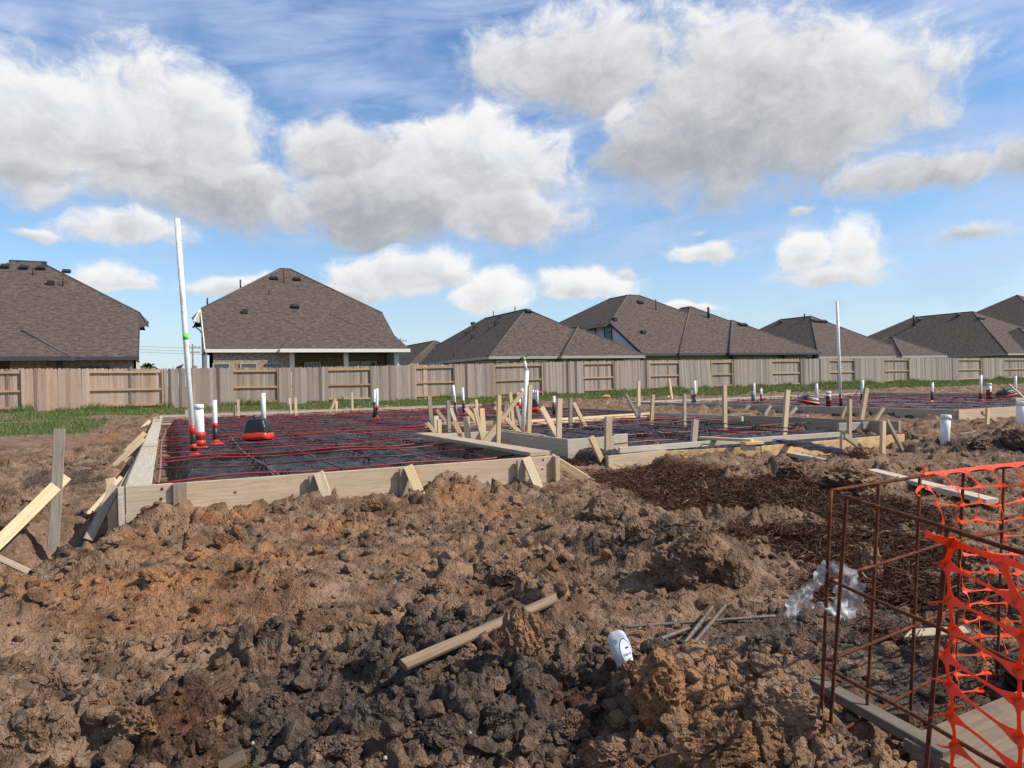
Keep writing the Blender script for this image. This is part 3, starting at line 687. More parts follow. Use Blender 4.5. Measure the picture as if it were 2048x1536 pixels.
def vent_box(root, p, sl=.62, w_=.5):
    root = roof_of(root)
    M = Matrix.Translation((p[0], p[1]-.05, p[2]+.10))@Matrix.Rotation(math.atan(sl), 4, 'X')
    V = [(-w_/2, -.22, -.05), (w_/2, -.22, -.05), (w_/2, .22, -.05), (-w_/2, .22, -.05), (-w_/2*.8, -.20, .08), (w_/2*.8, -.20, .08), (w_/2*.8, .12, .08), (-w_/2*.8, .12, .08)]
    obj('roof_vent', mesh('roof_vent', V, [(0, 3, 2, 1), (4, 5, 6, 7), (0, 1, 5, 4), (1, 2, 6, 5), (2, 3, 7, 6), (3, 0, 4, 7)], VENT), root, M)
def vent_pipe(root, p, h=.5, r=.045): root = roof_of(root); tube('vent_pipe', [(p[0], p[1], p[2]-.15), (p[0], p[1], p[2]+h)], r, VENT, root, 8)
def window(root, x, y, z0_, z1, wd, fr, glass=GLASS, axis='x'):
    t = .07; zc_ = (z0_+z1)/2
    def bb(nm, c, s, mt, par):
        if axis == 'y': c, s = (x+c[1], y+c[0], c[2]), (s[1], s[0], s[2])
        else: c = (x+c[0], y+c[1], c[2])
        V, Fc = boxdata(c, s); return obj(nm, mesh(nm, V, Fc, mt), par)
    wp = bb('window', (0, -.01, zc_), (wd, .05, z1-z0_), glass, root)
    for c, s in (((0, -.04, z1), (wd+2*t, .06, t)), ((0, -.04, z0_), (wd+2*t, .06, t)), ((-wd/2-t/2, -.038, zc_), (t, .06, z1-z0_)), ((wd/2+t/2, -.038, zc_), (t, .06, z1-z0_)), ((0, -.042, zc_), (wd, .03, .03))):
        bb('window_frame', c, s, fr, wp)
GZ = .45
sl = .62
# --- house with the long slope (two storeys, rear slope runs down to one)
def saltbox(root, xl, xr, Ye, ze, zu, xa, xb, zp, yb, trim, side='L', ov=.45, drop=1.0, deep=99.):
    Yu = Ye+(zu-ze)/sl; Yp = Ye+(zp-ze)/sl
    a, b, c, d, e, f = (xl, Ye, ze), (xl, Yu, zu), (xa, Yp, zp), (xb, Yp, zp), (xr, Yu, zu), (xr, Ye, ze)
    b2, e2 = (xl, yb, zu), (xr, yb, zu); c2, d2 = (xa, yb-(Yp-Yu), zp), (xb, yb-(Yp-Yu), zp)
    obj('roof', mesh('roof', [a, f, e, d, c, b, b2, e2, c2, d2], [(0, 1, 2, 3, 4, 5), (5, 4, 8, 6), (6, 8, 9, 7), (7, 9, 3, 2), (4, 3, 9, 8)], SH), root)
    for p, q in ((b, c), (d, e), (c, d), (c, c2), (c2, b2)): cap(root, p, q)
    fascia(root, [a, f], trim, .18)
    # side wall under the upper eave and the eave return that overhangs it
    for s_, X in ((-1, xl), (1, xr)):
        wx_ = X-s_*.10; yw = min(yb, Yu+deep)
        V = [(wx_, Ye+.5, GZ-.3), (wx_, yw, GZ-.3), (wx_, yw, zu-.1), (wx_, Yu+.1, zu-.1), (wx_, Ye+.5, ze+.25)]
        obj('wall', mesh('wall', V, [(0, 1, 2, 3, 4)], SIDING), root)
        if s_ > 0 and xr > 0: continue
        o1, o2 = (X+s_*ov, Yu-1.18*drop-.05, zu-ov*sl-.55*drop-.03), (X+s_*ov, yw, zu-ov*sl-.05)
        obj('eave_return', mesh('eave_return', [b if s_ < 0 else e, o1, o2, (X, yw, zu), (X-s_*.05, Yu-1.3*drop-.03, zu-.95*drop-.05)], [(0, 1, 2, 3), (0, 4, 1), (4, 3, 2, 1)], SH if ov > .46 or s_ > 0 else TRIM_T), root)
        plank('rake_trim', (X+s_*.02, Ye, ze-.10), (X+s_*.02, Yu, zu-.10), .05, .2, trim, root, (0, 0, 1), seed=None)
        plank('rake_trim', Vector(b if s_ < 0 else e)+Vector((s_*.03, -.02, -.05)), Vector(o1)+Vector((0, 0, -.03)), .12, .05, trim, root, (1, 0, 0), seed=None)
    return Yu, Yp
hB = empty('house', (7.5, 43, GZ)); tag(hB, 'brown brick house with cream porch posts and one long dark shingle slope', 'house')
Ye, ze = 42.0, 3.40
saltbox(hB, 1.95, 12.9, Ye, ze, 6.0, 7.3, 7.95, 9.5, 60., TRIM_W, deep=2.6)
# back wall left of the porch, deep porch on the right
V, Fc = boxdata((4.35, 44.2, (ze+GZ)/2), (4.0, 3.9, ze-GZ-.12)); obj('wall', mesh('wall', V, Fc, BRICK_A), hB)
V, Fc = boxdata((9.4, 46.2, (ze+1.2)/2), (6.6, 2.4, ze+1.0)); obj('wall', mesh('wall', V, Fc, BRICK_A), hB)
poly('soffit', [(1.9, Ye+.03, ze-.14), (1.9, Ye+4.2, ze-.14), (13.0, Ye+4.2, ze-.14), (13.0, Ye+.03, ze-.14)], DARK, hB)
for X in (6.48, 9.55, 12.60): box('porch_post', (X, 42.28, (ze+GZ)/2-.05), (.26, .26, ze-GZ-.1), TRIM_W, hB)
ra = pslope(657, 627, Ye, ze, sl); rb = pslope(562, 695, Ye, ze, sl); cap(hB, ra, rb, .12); cap(hB, ra, pslope(779, 680, Ye, ze, sl), .10)
# porch roof skirt pushed out past the main eave
pk = [(5.75, 41.55, ze-.02), (13.25, 41.55, ze-.02), (12.9, 43.4, ze+.90), (6.6, 43.4, ze+.90)]
obj('roof', mesh('roof', [*pk, (5.75, 43.3, ze-.02), (13.3, 43.3, ze-.02)], [(0, 1, 2, 3), (4, 0, 3), (1, 5, 2)], SH), hB)
fascia(hB, [(5.75, 43., ze), (5.75, 41.55, ze), (13.25, 41.55, ze), (13.25, 43., ze)], TRIM_W, .20)
for wx_ in (2.75, 4.15, 5.5): window(hB, wx_, 42.23, 1.3, 2.62, .75, TRIM_T)
for wx_ in (8.1, 10.5, 11.6): window(hB, wx_, 44.98, 1.3, 2.75, .85, TRIM_W)
for p in ((548, 558), (594, 560), (590, 615)): vent_box(hB, pslope(*p, Ye, ze, sl))
vent_pipe(hB, pslope(568, 566, Ye, ze, sl), 1.0, .035); vent_pipe(hB, pslope(538, 590, Ye, ze, sl), .35, .03); box('roof_vent', tuple(pslope(490, 626, Ye, ze, sl)+np.array([0, 0, .1])), (.3, .3, .25), VENT, roof_of(hB))
for p in ((481, 578), (415, 615)): vent_pipe(hB, py(*p, 49.), .6, .05)
tube('downspout', [py(391, 654, 45.3), py(399, 660, 45.0), py(405, 668, 44.8), py(406, 738, 44.8)], .045, TRIM_T, hB, 6)

hA = empty('house', (-7, 43, GZ)); tag(hA, 'buff brick house with charcoal eaves and the largest dark shingle slope', 'house')
Ya, za = 42.0, 3.02
saltbox(hA, -13.6, -1.28, Ya, za, 5.72, -8.05, -6.7, 9.2, 60., TRIM_D, deep=2.6)
V, Fc = boxdata((-4.2, 44.6, (za+GZ)/2), (5.4, 3.9, za-GZ-.12)); obj('wall', mesh('wall', V, Fc, BRICK_B), hA)
V, Fc = boxdata((-9.6, 46.0, (za+GZ)/2), (7.0, 1.6, za-GZ)); obj('wall', mesh('wall', V, Fc, BRICK_A), hA)
poly('soffit', [(-13.6, Ya+.03, za-.14), (-13.6, Ya+4.2, za-.14), (-1.3, Ya+4.2, za-.14), (-1.3, Ya+.03, za-.14)], DARK, hA)
obj('roof', mesh('roof', [(-13.6, 41.3, za), (-4.2, 41.3, za), (-6.6, 44.2, za+1.45), (-13.6, 44.2, za+1.45), (-4.0, 43.0, za)], [(0, 1, 2, 3), (1, 4, 2)], SH), hA)
cap(hA, (-4.2, 41.3, za), (-6.6, 44.2, za+1.45), .16); fascia(hA, [(-13.6, 41.3, za), (-4.2, 41.3, za), (-4.1, 42., za)], TRIM_D, .22)
for X in (-4.75,): box('porch_post', (X, 41.9, (za+GZ)/2), (.26, .26, za-GZ-.1), TRIM_D, hA)
window(hA, -3.3, 42.64, 1.2, 2.5, 1.2, TRIM_D)
for p in ((10, 535), (48, 537), (82, 538)): vent_box(hA, pslope(*p, Ya, za, sl))
vent_pipe(hA, pslope(66, 550, Ya, za, sl), .4, .04); vent_pipe(hA, pslope(126, 572, Ya, za, sl), .5, .04); box('roof_vent', tuple(pslope(102, 569, Ya, za, sl)+np.array([0, 0, .1])), (.35, .3, .25), VENT, roof_of(hA))
vent_box(hA, np.array(pslope(121, 546, Ya, za, sl))+np.array([0.25, .5, .1])); box('roof_vent', tuple(pslope(52, 524, Ya, za, sl)+np.array([.1, .1, .02])), (1.9, .25, .14), VENT, roof_of(hA))

hC = empty('house', (24, 43, GZ)); tag(hC, 'low single storey house with taupe eaves beside the long sloped house', 'house')
zc = 2.93
ra, rb = hip(hC, 18.45, 29.7, 41.7, 60.5, zc, .66, TRIM_T, wall=BRICK_B)
hip(hC, 23.55, 30.3, 41.35, 49., zc+.0, .66, TRIM_T, wall=None); hip(hC, 17.6, 24.5, 55.5, 70., zc, .60, TRIM_T)
for X in (24.0, 28.9): box('porch_post', (X, 41.8, (zc+GZ)/2), (.3, .3, zc-GZ-.1), TRIM_T, hC)
for X in (19.6, 21.3, 22.4): window(hC, X, 42.13, 1.2, 2.62, .75, TRIM_W)
vent_box(hC, (24.0, 46.9, zc+.66*5.2), .66)
def left_plane(x, y, X0, z0_, s):
    d = ray(x, y); return CAM + d*((z0_-s*X0-HC)/(d[2]-s*d[0]))
for p in ((946, 649), (950, 657), (934, 669), (947, 675), (993, 649), (1001, 635)): q = left_plane(*p, 18.45, zc, .66); box('roof_vent', (q[0], q[1], q[2]+.08), (.3, .3, .24), VENT, roof_of(hC))
for p in ((978, 660), (907, 713)): q = left_plane(*p, 18.45, zc, .66); vent_pipe(hC, q, .5, .04)
for p in ((987, 630), (1030, 621)): vent_pipe(hC, px_(*p, 24.07)-np.array([0, 0, .2]), .5, .04)

hD = empty('house', (38, 43, GZ)); tag(hD, 'house with stepped dark hip roofs, charcoal eaves and teal side windows', 'house')
zd = 3.10
saltbox(hD, 30.6, 41.2, 42.0, zd, 5.68, 35.5, 36.6, 8.45, 58., TRIM_D, ov=.5, drop=0.)
hip(hD, 33.7, 47.6, 41.9, 57., zd, sl, TRIM_D, wall=BRICK_B)
hip(hD, 38.2, 47.9, 41.6, 52., zd+.02, sl*.98, TRIM_D)
for X in (38.9, 44.2, 47.6): box('porch_post', (X, 41.95, (zd+GZ)/2), (.34, .34, zd-GZ-.1), TRIM_D, hD)
V, Fc = boxdata((32.6, 43.2, (zd+GZ)/2), (3.2, 1.4, zd-GZ-.1)); obj('wall', mesh('wall', V, Fc, BRICK_B), hD)
for p, wd in (((1186, 662), .7), ((1216, 664), .95)):
    q = px_(*p, 30.66); window(hD, 30.69, q[1], q[2]-(.65 if wd > .8 else .45), q[2]+(.62 if wd > .8 else .45), wd, TRIM_D, GLASS2, axis='y')
vent_box(hD, pslope(1280, 606, 42, zd, sl)); vent_box(hD, pslope(1485, 651, 41.6, zd, sl*.98), sl, .9)
vent_pipe(hD, pslope(1312, 620, 42, zd, sl), .9, .045); vent_pipe(hD, pslope(1417, 636, 41.9, zd, sl), .9, .10)
for p, y0_, s in (((1230, 641), 42, sl), ((1287, 667), 42, sl)): q = pslope(*p, y0_, zd, s); box('roof_vent', (q[0], q[1], q[2]+.1), (.35, .3, .26), VENT, roof_of(hD))

hE = empty('house', (54, 43, GZ)); tag(hE, 'small hip roofed house with paired roof vents behind the tall white pipe', 'house')
zE = 2.80
hip(hE, 47.9, 60.3, 41.9, 58., zE, .645, TRIM_T, wall=BRICK_B); hip(hE, 57.4, 63.6, 41.4, 48., zE, .60, TRIM_T)
for p in ((1631, 643), (1645, 644)): vent_box(hE, pslope(*p, 41.9, zE, .645), sl, 1.0)
vent_pipe(hE, px_(1609, 636, 53.6)-np.array([0, 0, .3]), .7, .07); vent_box(hE, left_plane(1562, 645, 47.9, zE, .645)); box('porch_post', (63.2, 41.8, 1.6), (.3, .3, 2.3), TRIM_W, hE)
hF = empty('house', (80, 43, GZ)); tag(hF, 'wide hip roofed house at the far end of the grey fence', 'house')
zF = 3.0
hip(hF, 73.5, 90.5, 41.9, 66., zF, .60, TRIM_T, wall=BRICK_A); hip(hF, 76.6, 86., 40.4, 50., zF+.02, .60, TRIM_T); hip(hF, 73., 84., 58., 76., zF, .62, TRIM_T)
for p in ((1918, 631), (1840, 640)): vent_box(hF, left_plane(*p, 73.5, zF, .60), sl, 1.1)
vent_box(hF, pslope(1962, 638, 41.9, zF, .60), sl, 1.0); vent_pipe(hF, left_plane(1828, 652, 73.5, zF, .60), 1.3, .12)
hG = empty('house', (100, 60, GZ)); tag(hG, 'tall house whose dark ridge rises behind the last hip roof', 'house')
hip(hG, 98.4, 118., 50.4, 70.2, 5.9, .62, TRIM_W, wall=BRICK_A)
hH = empty('house', (17, 75, GZ)); tag(hH, 'distant low roof showing in the gap right of the long sloped house', 'house')
hip(hH, 13.2, 22.5, 74., 90., 3.4, .6, TRIM_W, wall=BRICK_A)

# ------------------------------------------------------------------ beyond the houses
POLE = plain('grey_pole_timber', (.22, .20, .18), .9, .2, 3); WIRE = plain('wire', (.05, .05, .055), .5)
def upole(x, ytop, Y, label, arms=True):
    p = py(x, ytop, Y); r = empty('utility_pole', (p[0], p[1], GZ)); tag(r, label, 'utility pole')
    tube('pole', [(p[0], p[1], GZ-.5), (p[0], p[1], p[2])], [.17, .11], POLE, r, 8)
    for dz in (.5, 1.3): box('crossarm', (p[0], p[1], p[2]-dz), (2.2, .10, .12), POLE, r)
    for dx_ in (-1., -.4, .4, 1.): tube('insulator', [(p[0]+dx_, p[1], p[2]-.44), (p[0]+dx_, p[1], p[2]-.2)], .05, TRIM_T, r, 6)
    tube('transformer', [(p[0]+.35, p[1], p[2]-4.2), (p[0]+.35, p[1], p[2]-3.3)], .26, POLE, r, 10)
    return p
pa = upole(385, 688, 120., 'utility pole with crossarms in the gap beside the leaning white pipe')
pb = upole(801, 676, 120., 'utility pole standing above the porch corner of the long sloped house')
for k, dz in enumerate((-.25, -.7, -1.1)):
    a = pa+np.array([-60, 0, dz-.6]); pts = [a+(pb+np.array([0, 0, dz])-a)*t+np.array([0, 0, -1.2*math.sin(math.pi*((t*2.0) % 1))]) for t in np.linspace(0, 1, 26)]
    tag(tube('overhead_wire', pts, .022, WIRE, None, 5), 'thin overhead wire strung between the far utility poles', 'wire', 'overhead wires')
FROND = plain('palm_frond_green', (.045, .075, .025), .6, .3, 3)
pp = py(298, 727, 58.); pr_ = empty('palm_tree', (pp[0], pp[1], GZ)); tag(pr_, 'palm crown showing above the tan fence', 'tree')
tube('trunk', [(pp[0], pp[1], GZ-.3), (pp[0], pp[1], pp[2]-.4)], .16, POLE, pr_, 8)
for k in range(26):
    a = random.uniform(0, 6.283); e = random.uniform(-.2, 1.25); L = random.uniform(.7, 1.0); V = []
    for i in range(6):
        u = i/5; d = Vector((math.cos(a)*math.cos(e), math.sin(a)*math.cos(e), math.sin(e)-.5*u))*L*u
        c = Vector(pp)+Vector((0, 0, -.35))+d; sd = Vector((-math.sin(a), math.cos(a), 0))*(.13*math.sin(math.pi*min(1, u+.12)))
        V += [c-sd+Vector((0, 0, -.04)), c+Vector((0, 0, .03)), c+sd+Vector((0, 0, -.04))]
    Fc = [(3*i+j, 3*i+j+1, 3*i+j+4, 3*i+j+3) for i in range(5) for j in (0, 1)]
    obj('frond', mesh('frond', V, Fc, FROND), pr_)
fp = py(359, 733, 62.); fr_ = empty('flag', (fp[0], fp[1], GZ)); tag(fr_, 'small dark flag tip above the fence by the leaning pipe', 'flag')
tube('flagpole', [(fp[0]-.45, fp[1], GZ), (fp[0]-.45, fp[1], fp[2]+.05)], .025, POLE, fr_, 6)
obj('cloth', mesh('cloth', [(fp[0]-.42, fp[1], fp[2]-.35), (fp[0]+.1, fp[1]+.1, fp[2]-.25), (fp[0]+.32, fp[1], fp[2]+.22), (fp[0]-.2, fp[1]-.08, fp[2]-.02)], [(0, 1, 2, 3)], plain('flag_cloth', (.12, .10, .14), .8, .5, 6)), fr_)

# ------------------------------------------------------------------ grass
def grass_fn(n, b):
    at = n.n('ShaderNodeAttribute', attribute_name='tone'); r_, g_, _b2 = n.sep(at.outputs['Color'])
    c = n.mix(r_, (.075, .125, .026), (.175, .235, .060)); c = n.mix(n.ss(g_, .62, .9), c, (.24, .20, .09))
    n.put(b.inputs['Base Color'], c); b.inputs['Roughness'].default_value = .65
    tr = n.n('ShaderNodeBsdfTranslucent'); n.put(tr.inputs[0], c); mx_ = n.n('ShaderNodeMixShader'); mx_.inputs[0].default_value = .3
    n.t.links.new(b.outputs[0], mx_.inputs[1]); n.t.links.new(tr.outputs[0], mx_.inputs[2]); n.t.links.new(mx_.outputs[0], n.t.nodes['Material Output'].inputs[0])
GRASS = material('grass_blades', grass_fn)
def grass(name, N, xr, yr, h, wd, seed, label, edge=False):
    r = np.random.default_rng(seed); x = r.uniform(*xr, N*3); y = r.uniform(*yr, N*3)
    if edge: y = FY-.12-np.abs(r.normal(0, .28, N*3))
    ok = (r.uniform(size=N*3) < np.where(edge, 1.0, tone(x, y)[:, 3]**1.3)) & ~inside(x, y, SL1+SL2, .3)
    if edge: ok &= fbm(x, y*0, .9, 3, 7) > -.12
    x, y = x[ok][:N], y[ok][:N]; n = len(x); z = ground_z(x, y)
    hh = h*r.uniform(.35, 1.3, n)*(1+.9*np.clip(fbm(x, y, 1.3, 3, 3)*2, -.5, 1)); a = r.uniform(0, 6.283, n); le = r.uniform(.1, .9, n)*hh; b_ = r.uniform(0, 6.283, n)
    w2 = wd*r.uniform(.6, 1.4, n)
    P0 = np.stack([x-np.cos(a)*w2, y-np.sin(a)*w2, z-.02], -1); P1 = np.stack([x+np.cos(a)*w2, y+np.sin(a)*w2, z-.02], -1)
    m_ = np.stack([x+np.cos(b_)*le*.4, y+np.sin(b_)*le*.4, z+hh*.65], -1); dw = np.stack([np.cos(a)*w2*.7, np.sin(a)*w2*.7, 0*a], -1)
    P2, P3_ = m_+dw, m_-dw; P4 = np.stack([x+np.cos(b_)*le, y+np.sin(b_)*le, z+hh], -1)
    V = np.stack([P0, P1, P2, P3_, P4], 1).reshape(-1, 3); k = np.arange(n)*5
    Fc = np.concatenate([np.stack([k, k+1, k+2], -1), np.stack([k, k+2, k+3], -1), np.stack([k+3, k+2, k+4], -1)])
    t = np.stack([r.uniform(0, 1, n), r.uniform(0, 1, n), 0*x, 0*x+1], -1)
    o = obj(name, npmesh(name, V, Fc, GRASS, False, {'tone': np.repeat(t, 5, 0)})); return tag(o, label, kind='stuff')
grass('grass', 34000, (-9, 30), (11.5, 34.9), .085, .011, 5, 'short green grass between the slab and the fence')
grass('grass', 36000, (20, 70), (20, 34.9), .11, .018, 6, 'lush green grass strip before the grey fence')
grass('grass', 9000, (-8, 70), (34, 34.9), .22, .014, 8, 'taller green grass growing along the foot of the fence', edge=True)

# ------------------------------------------------------------------ sheeting inside the forms
PADZ = .385
def trench(d, w_, dep): return dep*(1-sst(np.abs(d), w_*.45, w_))
def pad_h(x, y):
    """surface of the black sheet: soil pads cut by beam trenches"""
    z = np.full(np.shape(x), PADZ)
    ed = np.minimum.reduce([np.where((x < 10.2), np.abs(x+.12), 9), np.abs(x-10.1), np.abs(y-23.5)])
    fr = np.where(x < 3.6, np.abs(y-6.45), 9); fr = np.minimum(fr, np.where((x > 4.6), np.abs(y-6.95), 9)); fr = np.minimum(fr, np.where((y < 10.3) & (x < 4), np.abs(x-3.45), 9)); fr = np.minimum(fr, np.where((x > 3.3) & (x < 4.8), np.abs(y-10.25), 9))
    ed = np.minimum(ed, fr)
    dep = .30*(1-sst(ed + .06*vnoise(x/.5, y/.5, 5), .14, .36))
    wob = .07*vnoise(x/.6, y/.6, 8)
    for c in (9.75, 13.9, 18.4): dep = np.maximum(dep, trench(y-c+wob, .30, .24))
    for c in (4.55, 7.4): dep = np.maximum(dep, trench(x-c+wob, .30, .24))
    z = z-dep + .022*fbm(x, y, .8, 3, 12)
    wr = np.abs(fbm(x*1.0, y*1.9, .22, 3, 33)); w2 = np.abs(fbm(x*1.6+y*.8, y-.6*x, .35, 3, 44))
    z = z + .085*(.30-wr).clip(0) + .11*(.22-w2).clip(0) + .010*vnoise(x/.06, y/.06, 3) - .02
    # pad left lower where the porch slab will step down
    z = z - .06*sst(x, 4.9, 5.2)*(1-sst(y, 12.6, 12.9))
    return z
def sheet(name, rects, res, hf, label):
    Vs = []; Fs = []; k = 0
    for (a, b, c, d) in rects:
        nx, ny = int((b-a)/res)+1, int((d-c)/res)+1
        X, Y = np.meshgrid(np.linspace(a, b, nx), np.linspace(c, d, ny)); Z = hf(X, Y)
        i = np.arange(nx*ny).reshape(ny, nx)+k; k += nx*ny
        Vs.append(np.stack([X, Y, Z], -1).reshape(-1, 3)); Fs.append(np.stack([i[:-1, :-1], i[:-1, 1:], i[1:, 1:], i[1:, :-1]], -1).reshape(-1, 4))
    o = obj(name, npmesh(name, np.concatenate(Vs), np.concatenate(Fs), POLY, True)); return tag(o, label, 'plastic sheet')
sheet('plastic_sheet', [(-.13, 3.46, 6.43, 10.2), (-.13, 10.1, 10.2, 23.48), (4.68, 10.1, 7.0, 10.2)], .05, pad_h, 'wrinkled black plastic sheet lining the front slab under red cables')
def pad2(x, y):
    ed = np.minimum.reduce([np.abs(x-14.4), np.abs(x-26.), np.abs(y-9.2), np.abs(y-20.6)])
    return PADZ-.28*(1-sst(ed, .12, .34))+.03*fbm(x, y, .6, 3, 2)+.05*(.2-np.abs(fbm(x, y*1.7, .4, 3, 9))).clip(0)
sheet('plastic_sheet', [(14.42, 25.98, 9.22, 20.58)], .09, pad2, 'wrinkled black plastic sheet lining the far slab beside the grass')

# ------------------------------------------------------------------ form boards
def bd(root, p0, z0_, p1, z1, h, mat, t=.038, name='form_board', side=(0, 0, 1)):
    a, b = pz(*p0, z0_), pz(*p1, z1)
    return plank(name, a-np.array([0, 0, h/2]), b-np.array([0, 0, h/2]), t, h, mat, root)
def bw(root, a, b, h, mat, t=.038, name='form_board'):
    a, b = np.array(a, float), np.array(b, float)
    return plank(name, a-np.array([0, 0, h/2]), b-np.array([0, 0, h/2]), t, h, mat, root)
def stk(root, base, zb, top, wpx, mat, dy=0., name='stake', t=None, ext=.12, cut=.0):
    """stake or brace standing on the ground: base and top as seen, width in photo pixels"""
    a = pz(*base, zb); b = py(*top, a[1]+dy); dep = float((a-CAM)@fw); w_ = 1.15*wpx*dep/F
    d = (a-b)/np.linalg.norm(a-b); a = a+d*ext
    return plank(name, a, b, min(w_, .092), t or min(.045, w_*.9), mat, root, (0, 1, 0), ch=.002, cut1=cut)
f1 = empty('slab_formwork', (1.6, 6.4, .25)); tag(f1, 'timber formwork of the front slab with stakes, braces and a plank across', 'formwork')
bw(f1, (-.335, 6.42, ST), (-.335, 23.6, ST), .286, W_FORM, .034); 
for k, (y0_, y1) in enumerate(((6.385, 9.6), (9.61, 11.3), (11.31, 15.4), (15.41, 19.6), (19.61, 23.45))):
    plank('form_board', (-.212, y0_, ST-.012), (-.212, y1, ST-.012), .185, .034, (W_CONC, W_FORM, W_CONC, W_CONC, W_CONC)[k], f1)
tube('conduit', [(-.318, 6.42, ST+.012), (-.316, 9., ST+.008), (-.310, 13., ST+.008), (-.31, 16., ST+.006)], .008, REBAR_D, f1, 6)
bw(f1, (-.30, 6.385, ST+.002), (.02, 6.385, ST+.002), .286, W_FORM); bw(f1, (.022, 6.387, ST), (3.50, 6.387, ST), .286, W_FORM)
bw(f1, (-.352, 6.375, ST), (-.310, 6.375, ST), .30, W_CONC, .05)
bw(f1, (3.48, 6.41, ST-.002), (3.48, 10.2, ST-.002), .286, W_FORM)
plank('plank', (3.27, 9.75, ST+.045), (3.40, 6.44, ST+.022), .235, .040, W_OLD, f1)
bw(f1, (3.46, 10.24, ST), (4.66, 10.24, ST), .26, W_CONC); bw(f1, (4.68, 10.22, ST), (4.68, 8.10, ST), .26, W_CONC); bw(f1, (4.66, 8.08, ST), (5.40, 8.08, ST), .27, W_CONC)
bw(f1, (5.405, 8.12, ST+.02), (5.62, 8.12, ST+.02), .26, W_CONC)
bw(f1, (-.14, 23.52, ST), (5.2, 23.52, ST), .286, W_CONC); bw(f1, (5.21, 23.53, ST), (10.12, 23.53, ST), .286, W_CONC)
bw(f1, (10.15, 23.5, ST), (10.15, 14.0, ST), .24, W_GREY); bw(f1, (10.16, 13.98, ST), (10.45, 7.6, ST), .24, W_OLD, .05)
bd(f1, (850, 846), .50, (1088, 838), .50, .11, W_NEW); bd(f1, (1062, 840), .5, (1282, 826), .50, .10, W_NEW); bd(f1, (1278, 826), .505, (1302, 824), .505, .10, W_NEW)
bd(f1, (1302, 824.5), .505, (1485, 832), .505, .10, W_NEW, .05); bd(f1, (1462, 829.), .515, (1500, 826), .54, .03, W_NEW, .09); bd(f1, (1584, 833), .51, (1616, 830), .54, .03, W_NEW, .09)
bd(f1, (880, 848), .5, (990, 858), .5, .16, W_FORM); bd(f1, (990, 857), .5, (1090, 870), .5, .18, W_FORM)
# porch front: two by six over strand board
bd(f1, (1238, 895), .44, (1420, 881), .44, .07, W_CONC); bd(f1, (1418, 881), .44, (1692, 863), .44, .07, W_CONC)
bd(f1, (1214, 912), .37, (1330, 900), .37, .20, W_FORM, .05); bd(f1, (1328, 902), .36, (1520, 893), .36, .22, OSB, .02); bd(f1, (1522, 892), .36, (1808, 868), .36, .24, OSB, .02)
bd(f1, (1676, 846), .47, (1760, 843), .47, .13, W_CONC, .05); bd(f1, (1724, 844), .475, (1762, 842), .475, .12, W_OLD, .05)
bd(f1, (1400, 873), .48, (1505, 878), .48, .035, W_NEW, .09); bd(f1, (1486, 884), .45, (1522, 882), .45, .035, W_NEW, .12); bd(f1, (1484, 888), .42, (1508, 887), .42, .08, W_NEW, .09)
N, O_, G_, Fm = W_NEW, W_OLD, W_GREY, W_FORM
for (b_, zb, t_, wpx, mt) in (
 ((862, 846), .40, (859, 793), 7, O_), ((895, 848), .42, (873, 820), 6, O_), ((898, 864), .40, (896, 801), 6, G_), ((910, 842), .44, (901, 816), 6, N), ((874, 868), .42, (872, 832), 9, N), ((879, 890), .36, (878, 839), 7, N),
 ((875, 871), .42, (854, 846), 7, N), ((875, 866), .42, (859, 835), 6, O_), ((928, 882), .40, (907, 843), 8, N), ((936, 884), .38, (933, 834), 10, N), ((952, 842), .46, (931, 816), 8, N), ((954, 830), .50, (952, 799), 5, N), ((966, 881), .40, (949, 817), 7, N),
 ((967, 867), .42, (963, 817), 9, N), ((967, 884), .38, (1046, 784), 7, N), ((996, 891), .34, (998, 790), 7, N), ((1037, 863), .44, (989, 814), 7, N), ((1026, 850), .45, (1020, 785), 6, N), ((1020, 846), .45, (1017, 809), 4, N), ((1042, 853), .44, (1033, 812), 6, N), ((1010, 830), .48, (1012, 810), 6, O_),
 ((1057, 876), .40, (1060, 770), 7.5, N), ((1113, 870), .44, (1083, 815), 9, N), ((1117, 892), .36, (1119, 797), 9.5, N), ((1141, 847), .42, (1141, 796), 6.5, O_), ((1167, 845), .42, (1147, 806), 6.5, N), ((1216, 906), .33, (1217, 833), 14, Fm),
 ((1201, 916), .30, (1182, 874), 10, N), ((1178, 906), .30, (1180, 874), 8, O_), ((1281, 842), .42, (1252, 789), 5, G_), ((1278, 842), .42, (1277, 762), 5.5, N), ((1303, 842), .42, (1306, 789), 6.5, N), ((1369, 846), .40, (1369, 788), 6, O_), ((1387, 884), .36, (1391, 839), 13, O_),
 ((1450, 853), .38, (1449, 770), 8, N), ((1569, 862), .38, (1575, 780), 10, N), ((1698, 872), .38, (1699, 798), 7.5, O_), ((1722, 843), .44, (1733, 776), 10, N), ((1765, 893), .33, (1766, 842), 9, N), ((1797, 886), .33, (1773, 839), 6, O_), ((1712, 888), .33, (1688, 870), 9, O_), ((1684, 890), .33, (1684, 870), 6, N)):
    stk(f1, b_, zb, t_, wpx, mt)
